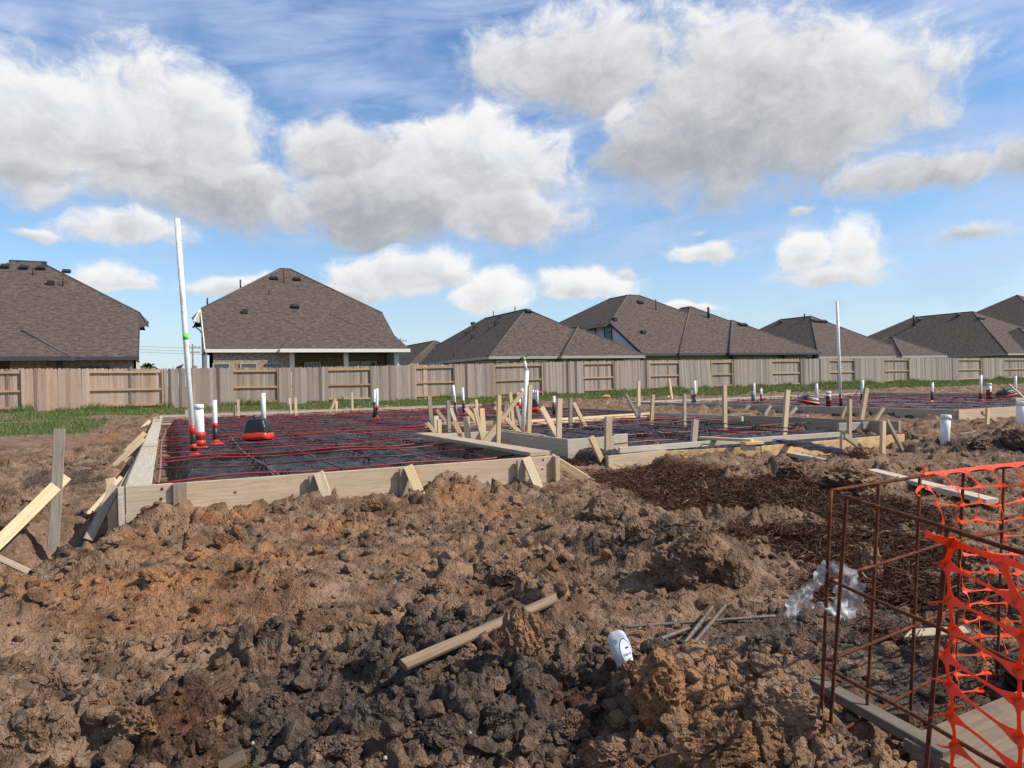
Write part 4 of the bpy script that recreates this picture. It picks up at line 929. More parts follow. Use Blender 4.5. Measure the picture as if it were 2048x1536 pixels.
# pairs of stake and kicker along the near board, one pair per spot
def kicker(root, x, Yb, zt, off, wd=.085, mat=W_NEW, dx_=.04, yoff=.33):
    plank('stake', (x, Yb-.045, .05), (x, Yb-.045, zt-.015), .085, .036, W_OLD, root, (0, 1, 0))
    plank('brace', (x+dx_+.06, Yb-yoff, gz(x, Yb-yoff)-.08), (x+dx_, Yb-.06, zt+.005), .085, .036, mat, root, (0, 1, .6))
kicker(f1, 1.13, 6.37, ST, .3); kicker(f1, 1.93, 6.37, ST, .3); kicker(f1, 3.12, 6.37, ST, .3, dx_=.05, yoff=.28)
plank('stake', (.075, 6.352, .02), (.085, 6.34, ST+.004), .10, .034, W_OLD, f1, (0, 1, 0)); plank('stake', (3.525, 6.35, .05), (3.525, 6.35, ST-.002), .05, .08, W_NEW, f1, (0, 1, 0))
plank('brace', (3.95, 6.30, .18), (3.56, 6.52, .47), .085, .036, W_NEW, f1, (0, 1, .3))
for a, b, mt in (((227, 1046, .16), (221, 957, .50), W_NEW), ((239, 1040, .16), (237, 977, .50), W_NEW), ((172, 1040, .16), (247, 957, .52), W_NEW), ((187, 1060, .16), (232, 972, .50), W_OLD),
                 ((222, 940, .26), (287, 876, .52), W_NEW), ((224, 948, .25), (264, 931, .40), W_NEW), ((250, 905, .28), (290, 866, .50), W_NEW), ((246, 930, .27), (268, 915, .40), W_NEW), ((282, 858, .36), (300, 842, .50), W_NEW)):
    A_ = pz(*a); B_ = py(b[0], b[1], A_[1]+(.12 if b[2] > .45 else .02)); d_ = (A_-B_)/np.linalg.norm(A_-B_)
    plank('brace', A_+d_*.08, B_, .075, .036, mt, f1, (.2, 1, 0))
for b_, t_, wpx in (((477, 828), (476, 799), 4), ((469, 828), (469, 811), 4), ((581, 824), (579, 796), 4.5), ((592, 824), (591, 795), 4.5), ((661, 822), (671, 797), 4.5), ((673, 820), (673, 802), 4), ((705, 819), (704, 784), 3.5), ((374, 832), (373, 820), 5)):
    stk(f1, b_, .50, t_, wpx, N)

KNOT = plain('knot', (.075, .042, .025), .8)
for (kx, ky) in ((324, 978), (322, 998), (576, 961), (577, 976), (633, 971), (1086, 920), (1085, 938), (740, 955), (900, 935), (470, 985)):
    c_ = py(kx, ky, 6.3655); V, Fc = lathe([(.011, 0.), (.012, .0012), (.007, .002)], 9); obj('knot', mesh('knot', V, Fc, KNOT), f1, Matrix.Translation(c_)@Matrix.Rotation(R(90), 4, 'X')@Matrix.Diagonal((1, random.uniform(.7, 1.2), 1, 1)))
f2 = empty('slab_formwork', (18, 9.2, .25)); tag(f2, 'timber formwork of the far slab with short slanting braces', 'formwork')
bw(f2, (14.36, 20.6, ST), (14.36, 15.0, ST), .24, W_OLD); bw(f2, (14.365, 14.98, ST), (14.365, 9.2, ST), .24, W_OLD); bw(f2, (14.38, 9.17, ST), (20.0, 9.17, ST), .286, W_FORM); bw(f2, (20.01, 9.18, ST), (26., 9.18, ST), .286, W_FORM)
bw(f2, (14.4, 20.63, ST), (20.2, 20.63, ST), .24, W_CONC); bw(f2, (20.21, 20.64, ST), (26.03, 20.64, ST), .24, W_CONC); bw(f2, (26.03, 9.2, ST), (26.03, 20.6, ST), .24, W_CONC)
for b_, t_ in (((1530, 829), (1541, 811)), ((1583, 826), (1593, 815)), ((1489, 822), (1500, 810)), ((1751, 839), (1767, 816)), ((1684, 834), (1692, 813)), ((1350, 816), (1360, 806)), ((1385, 817), (1393, 807)), ((1432, 819), (1441, 808)), ((1212, 809), (1217, 802)), ((1188, 806), (1192, 800))):
    stk(f2, b_, .34 if b_[0] > 1300 else .45, t_, 5.5, O_, name='brace')
for b_, t_, wpx, mt in (((1974, 846), (1975, 817), 7, N), ((1989, 840), (1964, 825), 5, O_), ((1345, 801), (1338, 757), 4, N), ((1393, 790), (1393, 761), 3, N), ((1336, 801), (1337, 791), 5, N)): stk(f2, b_, .44 if b_[1] < 810 else .36, t_, wpx, mt)
bd(f2, (1588, 786), .60, (1650, 790), .50, .04, W_CONC, .08, 'loose_board'); bd(f2, (1174, 802), .48, (1230, 800), .48, .12, W_OLD)

# ------------------------------------------------------------------ tendons, bars and their chairs
def sag(x0, y0_, x1, y1, hf, n, amp=.0, zoff=.055, seed=0):
    r = random.Random(seed); P = []
    ph = r.uniform(0, 6); off = r.uniform(.0, .02)
    for i in range(n+1):
        u = i/n; x, y = x0+(x1-x0)*u, y0_+(y1-y0_)*u
        wob = .025*math.sin(u*9+ph)+.02*math.sin(u*23+ph*2)
        if abs(x1-x0) > abs(y1-y0_): y += wob
        else: x += wob
        P.append((x, y, PADZ+zoff+off+.012*math.sin(u*14+ph)+amp*math.sin(u*5+ph)))
    return P
def cables(hf, Xs, Ys, xa, xb, ya, yb, label, group, clip=None):
    for k, Y in enumerate(Ys):
        a, b = (xa, xb) if clip is None else clip('x', Y, xa, xb)
        tag(tube('tendon_cable', sag(a, Y, b, Y, hf, 26, seed=k), .0085, (CABLE, CABLE3, CABLE)[k % 3], None, 6), label+' running along the fence', 'cable', group+' running along the fence')
    for k, X in enumerate(Xs):
        a, b = (ya, yb) if clip is None else clip('y', X, ya, yb)
        tag(tube('tendon_cable', sag(X, a, X, b, hf, 30, zoff=.042, seed=50+k), .0085, (CABLE2, CABLE3, CABLE, CABLE3)[k % 4], None, 6), label+' running towards the fence', 'cable', group+' running towards the fence')
XS1 = [.93, 2.02, 3.15, 4.2, 5.35, 6.5, 7.6, 8.7, 9.6]; YS1 = [7.0, 7.92, 8.82, 10.0, 11.1, 12.5, 13.55, 14.95, 16.4, 17.3, 18.3, 19.9, 20.9, 21.9, 22.7]; YS1B = [9.45, 10.6, 11.75, 13.05, 14.2, 15.7, 19.1, 20.4, 21.4]; XS1B = [1.5, 2.62, 5.9, 7.05, 8.2]
def clip1(ax, v, a, b):
    if ax == 'x': return (a, 3.40 if v < 10.2 else b)
    return ((10.3 if 3.4 < v < 4.7 else (8.1 if v > 4.7 else 6.5)), b)
cables(pad_h, XS1+XS1B, YS1+YS1B, -.10, 10.05, 6.5, 23.4, 'red sheathed cable over the front slab sheeting', 'cables of the front slab', clip1)
for k, (a, b) in enumerate((((1190, 876), (1690, 840)), ((1230, 889), (1600, 858)), ((1215, 845), (1520, 866)), ((1090, 834), (1330, 838)), ((1270, 868), (1420, 888)), ((1330, 856), (1650, 866)))):
    A_, B_ = pz(*a, .40), pz(*b, .42); tag(tube('tendon_cable', [A_+(B_-A_)*u+np.array([0, .03*math.sin(9*u+k), .012*math.sin(12*u)]) for u in np.linspace(0, 1, 14)], .0085, CABLE, None, 6), 'red sheathed cable over the lower porch sheeting', 'cable', 'cables of the porch')
XS2 = [15.3, 16.4, 17.5, 18.6, 19.7, 20.8, 21.9, 23., 24.1, 25.2]; YS2 = [9.8, 10.7, 11.7, 12.7, 13.7, 14.7, 15.7, 16.7, 17.7, 18.7, 19.7]
cables(pad2, XS2, YS2, 14.4, 26.0, 9.2, 20.6, 'red sheathed cable over the far slab sheeting', 'cables of the far slab')
for k in range(5):
    y = 6.53+.062*k; P = [(-.08+.06*k+u*3.45, y+.015*math.sin(u*7+k), .418+.006*k+.008*math.sin(5*u+k)) for u in np.linspace(0, 1, 12)]
    tag(tube('steel_bar', P, .0075, REBAR_D, None, 6), 'dark steel bar in the beam behind the near form board', 'steel bar', 'bars of the near beam')
tag(tube('flexible_tube', [pz(320, 845, .45)]+[pz(*p, .46) for p in ((332, 862), (323, 885), (322, 905), (321, 930), (319, 955), (317, 965))], .011, CABLE2, None, 8), 'pale mauve flexible tube beside the left form board', 'tube')
def chair_mesh():
    parts = []
    for s in (-.025, .025):
        pts = [(-.055, s*1.5, -.045), (-.035, s, .0), (-.022, s, .022), (0, s, .006), (.022, s, .022), (.035, s, .0), (.055, s*1.5, -.045)]
        parts.append(tube_data(pts, .0065, 5))
    parts.append(tube_data([(0, -.03, .006), (0, .03, .006)], .006, 5)); V, Fc = join(parts); return mesh('chair', V, Fc, CHAIR)
CM = chair_mesh(); rc = random.Random(4)
def chairs(Xs, Ys, ok, label, group, jit=.10, zz=PADZ+.045):
    for X in Xs:
        for Y in Ys:
            if not ok(X, Y): continue
            for rep in range(2 if rc.random() < .25 else 1):
                o = bpy.data.objects.new('cable_chair', CM); COL.objects.link(o); o.location = (X+rc.uniform(-jit, jit), Y+.012, zz+rc.uniform(-.01, .01))
                o.rotation_euler = (rc.uniform(-.2, .2), rc.uniform(-.2, .2), rc.uniform(-.9, .9)); o.scale = [rc.uniform(.9, 1.15)]*3
                tag(o, label, 'cable chair', group)
chairs(XS1, YS1, lambda x, y: (x < 3.4 or y > 10.3 or (x > 4.8 and y > 8.2)), 'small black plastic chair under a red cable on the front slab', 'cable chairs on the front slab')
chairs([.6, 1.3, 1.5, 2.4, 2.75], [6.62, 6.72], lambda x, y: True, 'small black plastic chair clipped to the dark bars of the near beam', 'cable chairs in the near beam', .12, .43)
chairs(XS2, YS2, lambda x, y: True, 'small black plastic chair under a red cable on the far slab', 'cable chairs on the far slab')

# ------------------------------------------------------------------ pipe risers
def riser(label, base, zb, top, wpx, sleeve=0., tapes=(), cap_=False, green=None, mat=None, foot=True, dy=0., foil=False):
    a = pz(*base, zb); b = py(*top, a[1]+dy); dep = float((a-CAM)@fw); r = wpx*dep/F/2
    root = empty('pipe_riser', tuple(a)); tag(root, label, 'pipe')
    A_, B_ = Vector(a), Vector(b); d = B_-A_
    pipe_ = tube('pipe', [A_-d.normalized()*.12, A_+d*.5, B_], r, PVC, root, 14)
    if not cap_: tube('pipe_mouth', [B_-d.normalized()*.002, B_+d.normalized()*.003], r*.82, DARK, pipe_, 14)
    if cap_: tube('cap', [B_-d.normalized()*r*.7, B_+d.normalized()*r*.25, B_+d.normalized()*r*.4], [r*1.10, r*1.10, r*.9], PVC, pipe_, 16)
    if sleeve: tube('sleeve', [A_-d.normalized()*.05, A_+d*sleeve*.4, A_+d*sleeve], [r*1.16, r*1.12, r*1.08], FOIL if foil else SLEEVE, root, 12)
    for t0, t1 in tapes: tube('tape', [A_+d*t0, A_+d*(t0+t1)/2, A_+d*t1], [r*1.12, r*1.15, r*1.12], TAPE_R, root, 12)
    if green: tube('band', [A_+d*green[0], A_+d*green[1]], r*1.03, GREEN, root, 14)
    if foot:
        rr_ = random.Random(int(base[0])); V = [(a[0], a[1], a[2]+.07)]; n = 11
        for i in range(n): an = 6.283*i/n; q = r*1.1+rr_.uniform(.02, .09); V.append((a[0]+q*math.cos(an), a[1]+q*math.sin(an), a[2]-.03+rr_.uniform(-.02, .015)))
        obj('tape_skirt', mesh('tape_skirt', V, [(0, i+1, (i+1) % n+1) for i in range(n)], TAPE_R), root)
    return root
riser('tall leaning white pipe with a lime green band rising from the front slab', (388, 908), .40, (354, 437), 10.5, .125, ((.02, .045), (.085, .125)), green=(.487, .515))
riser('wide capped white pipe beside the tall leaning pipe', (401, 893), .40, (397, 812), 18, .34, ((.02, .16), (.22, .36)), cap_=True)
riser('slim white pipe with red tape between the capped pipe and the black box', (431, 885), .40, (429, 800), 9, .38, ((-.02, .10), (.36, .46)))
riser('short white pipe standing behind the black wrapped box', (528, 850), .40, (526, 786), 9, .0, (), foot=False)
riser('black sleeved white pipe of the pair near the back of the slab', (749, 835), .42, (749, 779), 5, .55, (), foot=False)
riser('red taped white pipe of the pair near the back of the slab', (754, 836), .42, (754, 777), 5.5, .30, ((-.02, .10), (.28, .42)))
riser('white pipe leaning left over a grey and red sleeve', (912, 827), .42, (906, 770), 5.5, .30, ((.3, .42),), foil=True)
riser('white pipe in a black sleeve beside the grey sleeved pipe', (928, 827), .42, (925, 775), 5.2, .50, ((.35, .45),))
pb_ = riser('bent white pipe among the stakes with a thin tube sticking out of its top', (1045, 864), .42, (1054, 741), 9, .0, (), foot=True)
q0 = pz(1045, 864, .42); pts = [py(1053, 742, q0[1]), py(1051, 732, q0[1]), py(1049, 722, q0[1])]; tube('tube', pts, .022, PVC, pb_, 8)
tube('fitting', [py(1049, 722, q0[1]), py(1048, 714, q0[1])], .02, GREEN, pb_, 8); tube('lever', [py(1040, 717, q0[1]), py(1054, 713, q0[1])], .011, SLEEVE, pb_, 6)
riser('fat white pipe with red tape behind the long diagonal brace', (1039, 832), .42, (1037, 785), 8, .35, ((.3, .6),)); riser('thin white pipe behind the bent pipe', (1046, 828), .42, (1044, 776), 5, .4, ())
riser('white pipe in a tall black sleeve right of the stakes', (1108, 832), .42, (1108, 792), 5.6, .68, ((.5, .62),), foot=False)
for k, (x, lab) in enumerate(((1066, 'left thin white pipe of three coming out of the black and red bundle'), (1071, 'middle thin white pipe of three coming out of the black and red bundle'), (1075, 'right thin white pipe of three coming out of the black and red bundle'))): riser(lab, (x, 820), .44, (x, 780+.6*k), 3.6, .35, (), foot=False)
def blob_box(name, label, px_c, zb, wpx, hpx, dep_m, red=True, seed=1, tilt=0.):
    a = pz(*px_c, zb); dp = float((a-CAM)@fw); w_, h = wpx*dp/F, hpx*dp/F
    r = np.random.default_rng(seed); V, Fc = ico(3); V = np.sign(V)*np.abs(V)**.36
    V = V*(1+.06*noise3(V, .5, seed)[:, None]); V = V*np.array([w_/2, dep_m/2, h/2])
    V[:, :2] *= 1-.45*np.clip(V[:, 2:3]/h, -.1, .5)
    root = empty(name, tuple(a)); tag(root, label, 'box')
    M = Matrix.Translation((a[0], a[1]+dep_m*.3, a[2]+h*.70))@Matrix.Rotation(-YAW, 4, 'Z')@Matrix.Rotation(tilt, 4, 'Y')
    me = npmesh('wrapped_box', V, Fc, TUB, True); obj('wrapped_box', me, root, M)
    if red:
        W2 = V.copy(); W2 = W2*np.array([1.04, 1.04, .50])+np.array([0, 0, -h*.20]); W2[:, :2] *= 1.05; obj('red_tape_wrap', npmesh('red_tape_wrap', W2, Fc, TAPE_R, True), root, M)
    tube('tied_top', [M@Vector((-w_*.1, 0, h*.45)), M@Vector((-w_*.14, 0, h*.66))], [w_*.12, w_*.03], TUB, root, 7)
    return root
blob_box('tub_box', 'black wrapped box with a red taped base on the front slab', (518, 892), .38, 48, 46, .34, True, 3)
blob_box('tub_box', 'black wrapped box tilted on red tape at the near side of the far slab', (1627, 812), .42, 34, 17, .5, True, 5, .22)
blob_box('tub_box', 'black wrapped box on red tape at the far end of the far slab', (2023, 797), .42, 28, 16, .5, True, 6, -.2)
blob_box('pipe_bundle', 'black and red wrapped bundle holding three thin white pipes', (1071, 829), .40, 18, 26, .3, True, 8)
riser('taller white pipe of a pair in a red and grey sleeve on the far slab', (1391, 806), .42, (1389, 761), 4.6, .34, ((.28, .42),), foil=True, foot=False); riser('shorter white pipe of a pair in a red and grey sleeve on the far slab', (1386, 806), .42, (1384, 779), 4.6, .4, ((.4, .6),), foil=True, foot=False)
riser('white pipe in a thick grey foam sleeve on the far slab', (1509, 803), .42, (1508, 766), 4.6, .0, (), foot=False); riser('thick grey foam sleeve around the foot of a white pipe', (1507, 803), .42, (1506, 783), 7.5, .97, (), foil=True, foot=False)
rp = riser('white pipe with a black and red sleeve and a dark rod below it', (1523, 803), .42, (1522, 777), 4.5, .55, ((.1, .4),), foot=False); tube('rod', [pz(1523, 803, .45), pz(1529, 831, .42)], .012, REBAR_D, rp, 6)
riser('white pipe rising behind the tilted black box', (1634, 803), .42, (1633, 767), 5.5, 0, (), foot=False)
riser('stout short banded white pipe beside the tilted black box', (1658, 813), .42, (1657, 785), 9.5, .75, ((.1, .2), (.38, .5)), cap_=True)
riser('tall thin white pipe rising far above the fence from the far slab', (1682, 815), .42, (1674, 603), 5.6, .125, ((.07, .10),))
riser('white pipe behind the leaning stake on the far slab', (1724, 800), .42, (1725, 760), 6, .3, (), foot=False)
riser('white pipe with a dark red sleeve standing alone midway across the far slab', (1864, 801), .42, (1865, 765), 4.6, .48, ((.4, .5),)); riser('tallest of the pipes at the right end of the far slab', (1961, 800), .42, (1962, 750), 5, .28, ((.2, .3),))
riser('stout capped banded white pipe near the far black wrapped box', (1978, 797), .42, (1978, 768), 9, .6, ((.1, .2), (.35, .5)), cap_=True); riser('white pipe above the far black wrapped box', (2031, 790), .42, (2031, 752), 4.8, .4, ())
riser('capped white cleanout pipe standing alone in the churned soil', (1889, 882), .33, (1892, 833), 18, 0, (), cap_=True, foot=False)
riser('second capped white cleanout pipe in the soil before the lit form board', (2041, 848), .36, (2043, 806), 17, 0, (), cap_=True, foot=False)

# ------------------------------------------------------------------ things lying on the soil
def hit(x, y, fine=False):
    z = .15
    for _ in range(25):
        p = pz(x, y, z); zn = gz(p[0], p[1]) if fine else bz(p[0], p[1]); z = z*.4+zn*.6
    return pz(x, y, z)
def lie(name, label, cat, a, b, za, zb, w_, t, mat, up_=(0, 0, 1), group=None, **kw):
    """timber lying on the ground between two seen ends, lifted za / zb above the soil there"""
    A_, B_ = hit(*a), hit(*b); A_ = pz(*a, A_[2]+za); B_ = pz(*b, B_[2]+zb)
    o = plank(name, A_, B_, w_, t, mat, None, up_, **kw); return tag(o, label, cat, group)
lie('stick', 'split brown stick lying half under a clod in the dark soil', 'stick', (806, 1330), (1112, 1196), .10, .08, .046, .020, W_BRN, (0, -.6, 1), cut1=.05, seed=3)
lie('plank', 'weathered grey timber lying behind the rusty cage', 'timber', (1480, 1280), (1900, 1512), .12, .08, .058, .030, W_DRY, (0, -.3, 1), seed=4)
lie('plank', 'long grey plank on the soil beside the purple film', 'timber', (1515, 893), (1672, 928), .10, .09, .14, .04, W_CONC, seed=5)
lie('plank', 'long grey plank on the soil behind the orange mesh', 'timber', (1742, 942), (1985, 1003), .09, .08, .13, .04, W_CONC, seed=6)
lie('plank', 'pale pointed stake lying on dark soil behind the cage', 'stake', (1815, 1270), (1932, 1262), .05, .06, .05, .022, W_NEW, (0, -.3, 1), cut0=.06, seed=7)
lie('plank', 'muddy yellow board at the foot of the orange mesh', 'board', (1880, 1530), (2110, 1425), .06, .07, .22, .038, W_MUD, (0, -.1, 1), seed=8)
lie('stick', 'short splintered board end poking from the mulch', 'stick', (1395, 990), (1408, 973), .01, .08, .05, .03, W_FORM, (0, 1, .2), seed=10)
lie('plank', 'small timber offcut at the bottom edge of the dark soil', 'timber', (440, 1540), (490, 1515), .03, .04, .06, .03, W_BRN, seed=11)
A_, B_ = hit(1275, 914), hit(1418, 1003); pts = [A_+np.array([0, 0, .05]), pz(1388, 996, hit(1388, 996)[2]+.03), B_+np.array([0, 0, .02])]
tag(tube('stick', pts, .016, W_FORM, None, 6), 'long thin bent lath lying across the mulch', 'stick')
# left: leaning stake and boards over the ditch
a = pz(105, 1062, .20); b = py(119, 858, a[1]); tag(plank('stake', a-np.array([0, 0, .15]), b, .075, .036, W_GREY, None, (0, 1, 0)), 'grey stake standing in the soil left of the front slab', 'stake')
c0 = pz(130, 952, .52); c0 = py(131, 953, a[1]+.06); c1 = py(-60, 1140, a[1]-.45); tag(plank('plank', c1, c0, .088, .038, W_NEW, None, (0, 1, 0), seed=2), 'new yellow timber leaning on the grey stake over the ditch', 'timber')
d0 = py(66, 1148, a[1]-.75); d1 = py(-70, 1085, a[1]-.5); tag(plank('plank', d1, d0, .088, .038, W_FORM, None, (0, .6, 1), seed=2), 'pale timber end lying in the ditch under the leaning one', 'timber')
# rebar offcuts
def ribbed(name, label, pts, r, group=None):
    P = [Vector(p) for p in pts]; n = 36; parts = []
    A1, B1 = P[0], P[-1]; Q = [A1+(B1-A1)*(i/n) for i in range(n+1)]
    parts.append(tube_data(Q, r, 8)); k = int((B1-A1).length/.011)
    d = (B1-A1).normalized(); s = d.cross(Vector((0, 0, 1))).normalized(); t = s.cross(d)
    for i in range(1, k):
        c = A1+(B1-A1)*(i/k); ring = [c+(s*math.cos(q)+t*math.sin(q))*r*1.02+d*(.002*math.cos(q)) for q in np.linspace(0, 2*math.pi, 9)[:-1]]
        parts.append(tube_data(ring, r*.18, 4, closed=True))
    V, Fc = join(parts); return tag(obj(name, mesh(name, V, Fc, STEEL, True)), label, 'steel bar', group)
def up_by(p, dz): return pz(p[0], p[1], hit(p[0], p[1])[2]+dz)
ribbed('steel_bar', 'ribbed steel bar passing under the squashed white bottle', [up_by((1183, 1331), .05), up_by((1378, 1256), .05)], .0085)
ribbed('steel_bar', 'ribbed steel bar half sunk in dark soil behind the crossed bars', [up_by((1245, 1254), .022), up_by((1550, 1232), .035)], .0075)
ribbed('steel_bar', 'left bar of two parallel steel bars stuck in a clod', [up_by((1345, 1318), .09), up_by((1425, 1214), .06)], .008); ribbed('steel_bar', 'right bar of two parallel steel bars stuck in a clod', [up_by((1360, 1320), .09), up_by((1451, 1211), .07)], .008)

# big clods
def bigclod(px, py_, wpx, hpx, label, seed, tn=(.3, .3), flat=.75, group=None, sink=.30, rot=None):
    p = hit(px, py_); dep = float((p-CAM)@fw); w_, h = wpx*dep/F, hpx*dep/F
    V, Fc = clod_shape(5, seed); r = np.random.default_rng(seed); an = r.uniform(0, 6.28) if rot is None else rot
    V = V@np.array([[math.cos(an), math.sin(an), 0], [-math.sin(an), math.cos(an), 0], [0, 0, 1]])
    V = V/np.abs(V).max(0); V = V*np.array([w_/2, w_/2*flat, h/2/(1-sink*.6)])
    ca, sa = math.cos(YAW), math.sin(YAW); V = V@np.array([[ca, -sa, 0], [sa, ca, 0], [0, 0, 1]])
    V[:, 2] += h*(.5-sink*.4)
    nz = fbm(V[:, 0]+V[:, 2]*.7, V[:, 1]-V[:, 2]*.5, .06, 3, seed)
    t = np.stack([np.clip(tn[0]+.3*nz, 0, 1), np.clip(tn[1]+.35*nz, 0, 1), 0*nz, 0*nz], -1)
    o = obj('soil_clod', npmesh('soil_clod', V, Fc, SOIL, False, {'tone': t})); o.location = p
    return tag(o, label, 'clod', group)
bigclod(1050, 1325, 105, 118, 'blocky brown clod standing over the split stick', 101, (.55, .15), .6)
bigclod(1325, 1445, 125, 150, 'tall ochre clod in front of the squashed bottle', 102, (.9, .0), .8); bigclod(1262, 1380, 60, 70, 'small ochre clod touching the squashed bottle', 103, (.9, .0), .8)
bigclod(1560, 1465, 150, 125, 'largest brown clod beside the foot of the rusty cage', 104, (.25, .05), .9); bigclod(1450, 1545, 210, 120, 'broad cracked ochre clod in the near soil', 105, (.6, .05), .7)
bigclod(1355, 1175, 130, 90, 'cracked dark clod in the heap before the mulch', 106, (.2, .30), .8); bigclod(1400, 1135, 110, 95, 'pale upright clod on top of the heap before the mulch', 107, (.15, .12), .7); bigclod(1465, 1165, 80, 80, 'grey leaning clod at the mulch edge of the heap', 108, (.1, .2), .7)
bigclod(1205, 1050, 85, 85, 'upright slab of clay near the corner of the formwork', 109, (.1, .25), .6); bigclod(1217, 1105, 48, 30, 'dark flat brick shaped clod on the broken soil', 119, (.3, .5), .5); bigclod(1275, 1090, 70, 50, 'flat grey clod below the upright clay slab', 110, (.2, .3), .8)
bigclod(1705, 985, 125, 65, 'cracked brown clod where the grey plank meets the mulch', 111, (.3, .05), .8); bigclod(1590, 960, 80, 42, 'pale clod on the mulch beside the grey plank', 112, (.1, .1), .8); bigclod(1735, 1165, 75, 85, 'pale clod lying in the mulch behind the cage', 113, (.3, .0), .8)
bigclod(1965, 905, 85, 36, 'long dark clay chunk right of the cleanout pipe', 114, (.1, .45), .7); bigclod(2035, 895, 70, 38, 'dark clay chunk below the second cleanout pipe', 118, (.1, .45), .7); bigclod(1330, 935, 90, 52, 'rounded brown clod before the porch board', 115, (.45, .05), .8); bigclod(1722, 925, 55, 34, 'ochre clod before the strand board', 116, (.7, .05), .8)
bigclod(1660, 985, 60, 34, 'small clod on the mulch under the grey plank', 117, (.2, .1), .8)
G1 = 'broken clay clods in the near soil'
for k, (x, y, w_, h, o_, d_) in enumerate(((270, 1490, 120, 85, .3, .25), (195, 1450, 85, 60, .7, .1), (430, 1500, 95, 70, .4, .3), (560, 1440, 80, 60, .2, .5), (130, 1390, 70, 45, .2, .3), (330, 1440, 60, 50, .6, .1), (880, 1500, 110, 80, .1, .7), (760, 1460, 90, 70, .1, .7), (1000, 1480, 100, 75, .1, .7), (1120, 1400, 80, 85, .4, .4), (1150, 1480, 85, 60, .3, .4), (680, 1530, 100, 70, .1, .6), (60, 1500, 110, 75, .3, .4), (1210, 1540, 110, 70, .4, .3), (930, 1400, 70, 55, .1, .6), (620, 1340, 60, 38, .1, .6), (1010, 1165, 70, 40, .3, .3), (880, 1190, 60, 36, .4, .2))):
    bigclod(x, y, w_, h, 'rough clay clod in the near churned soil', 130+k, (o_, d_), .8, G1)
G2 = 'clods along the near form board'
for k, (x, y, w_, h, o_, d_) in enumerate(((480, 1005, 60, 30, .2, .3), (590, 1025, 55, 32, .2, .4), (685, 1015, 80, 42, .2, .35), (745, 1022, 50, 30, .4, .2), (320, 1050, 50, 26, .3, .2), (420, 1030, 60, 34, .4, .1), (880, 950, 55, 26, .2, .3), (985, 935, 60, 30, .2, .1), (560, 1040, 40, 30, .7, 0), (235, 1040, 40, 18, .3, .1))):
    bigclod(x, y, w_, h, 'small clay clod heaped against the near form board', 160+k, (o_, d_), .8, G2)

# mulch: shredded brown bark
def strand_fn(n, b):
    at = n.n('ShaderNodeAttribute', attribute_name='tone'); r_, g_, q_ = n.sep(at.outputs['Color'])
    c = n.mix(r_, (.032, .013, .007), (.125, .052, .026)); c = n.mix(n.ss(g_, .955, .985), c, (.36, .23, .13)); n.put(b.inputs['Base Color'], c); b.inputs['Roughness'].default_value = .8
BARK = material('shredded_bark', strand_fn)
def strands(N, seed):
    r = np.random.default_rng(seed); X = []; Y = []; n = 0
    while n < N:
        k = r.integers(len(MUL), size=N*2); x = np.array([MUL[i][0] for i in k])+r.normal(0, .45, N*2); y = np.array([MUL[i][1] for i in k])+r.normal(0, .45, N*2)
        ok = (r.uniform(size=N*2) < mulch(x, y)**1.2) & ~inside(x, y, SL1, .1); X.append(x[ok]); Y.append(y[ok]); n += int(ok.sum())
    x, y = np.concatenate(X)[:N], np.concatenate(Y)[:N]; z = ground_z(x, y)
    L = r.gamma(2.0, .024, N)+.014; w_ = r.uniform(.0012, .0042, N); a = r.uniform(0, 6.283, N); e = r.normal(.08, .38, N); cv = r.normal(0, .35, N)
    d = np.stack([np.cos(a)*np.cos(e), np.sin(a)*np.cos(e), np.sin(e)], -1); s = np.stack([-np.sin(a), np.cos(a), 0*a], -1); u_ = np.cross(d, s)
    c = np.stack([x, y, z+.006+np.abs(r.normal(0, .020, N))*(1+1.5*np.clip(fbm(x, y, .25, 3, 8), 0, 1))], -1); V = []
    for k, t in enumerate((-.5, 0., .5)):
        cc = c+d*(L*t)[:, None]+s*(cv*L*(.25-t*t))[:, None]; f_ = np.cos(a*3)[:, None]*s+np.sin(a*3)[:, None]*u_
        for q in (-1, 1): V.append(cc+f_*q*(w_*(1 if k == 1 else .55))[:, None])
    V = np.stack(V, 1).reshape(-1, 3); b0 = np.arange(N)*6; Fs = [np.stack([b0+2*k, b0+2*k+1, b0+2*k+3, b0+2*k+2], -1) for k in (0, 1)]
    t = np.repeat(np.stack([r.uniform(0, 1, N), r.uniform(0, 1, N), 0*a, 0*a+1], -1), 6, 0)
    o = obj('mulch', npmesh('mulch', V, np.concatenate(Fs), BARK, False, {'tone': t})); return tag(o, 'shredded dark brown mulch spread over the soil', kind='stuff')
strands(60000, 12)

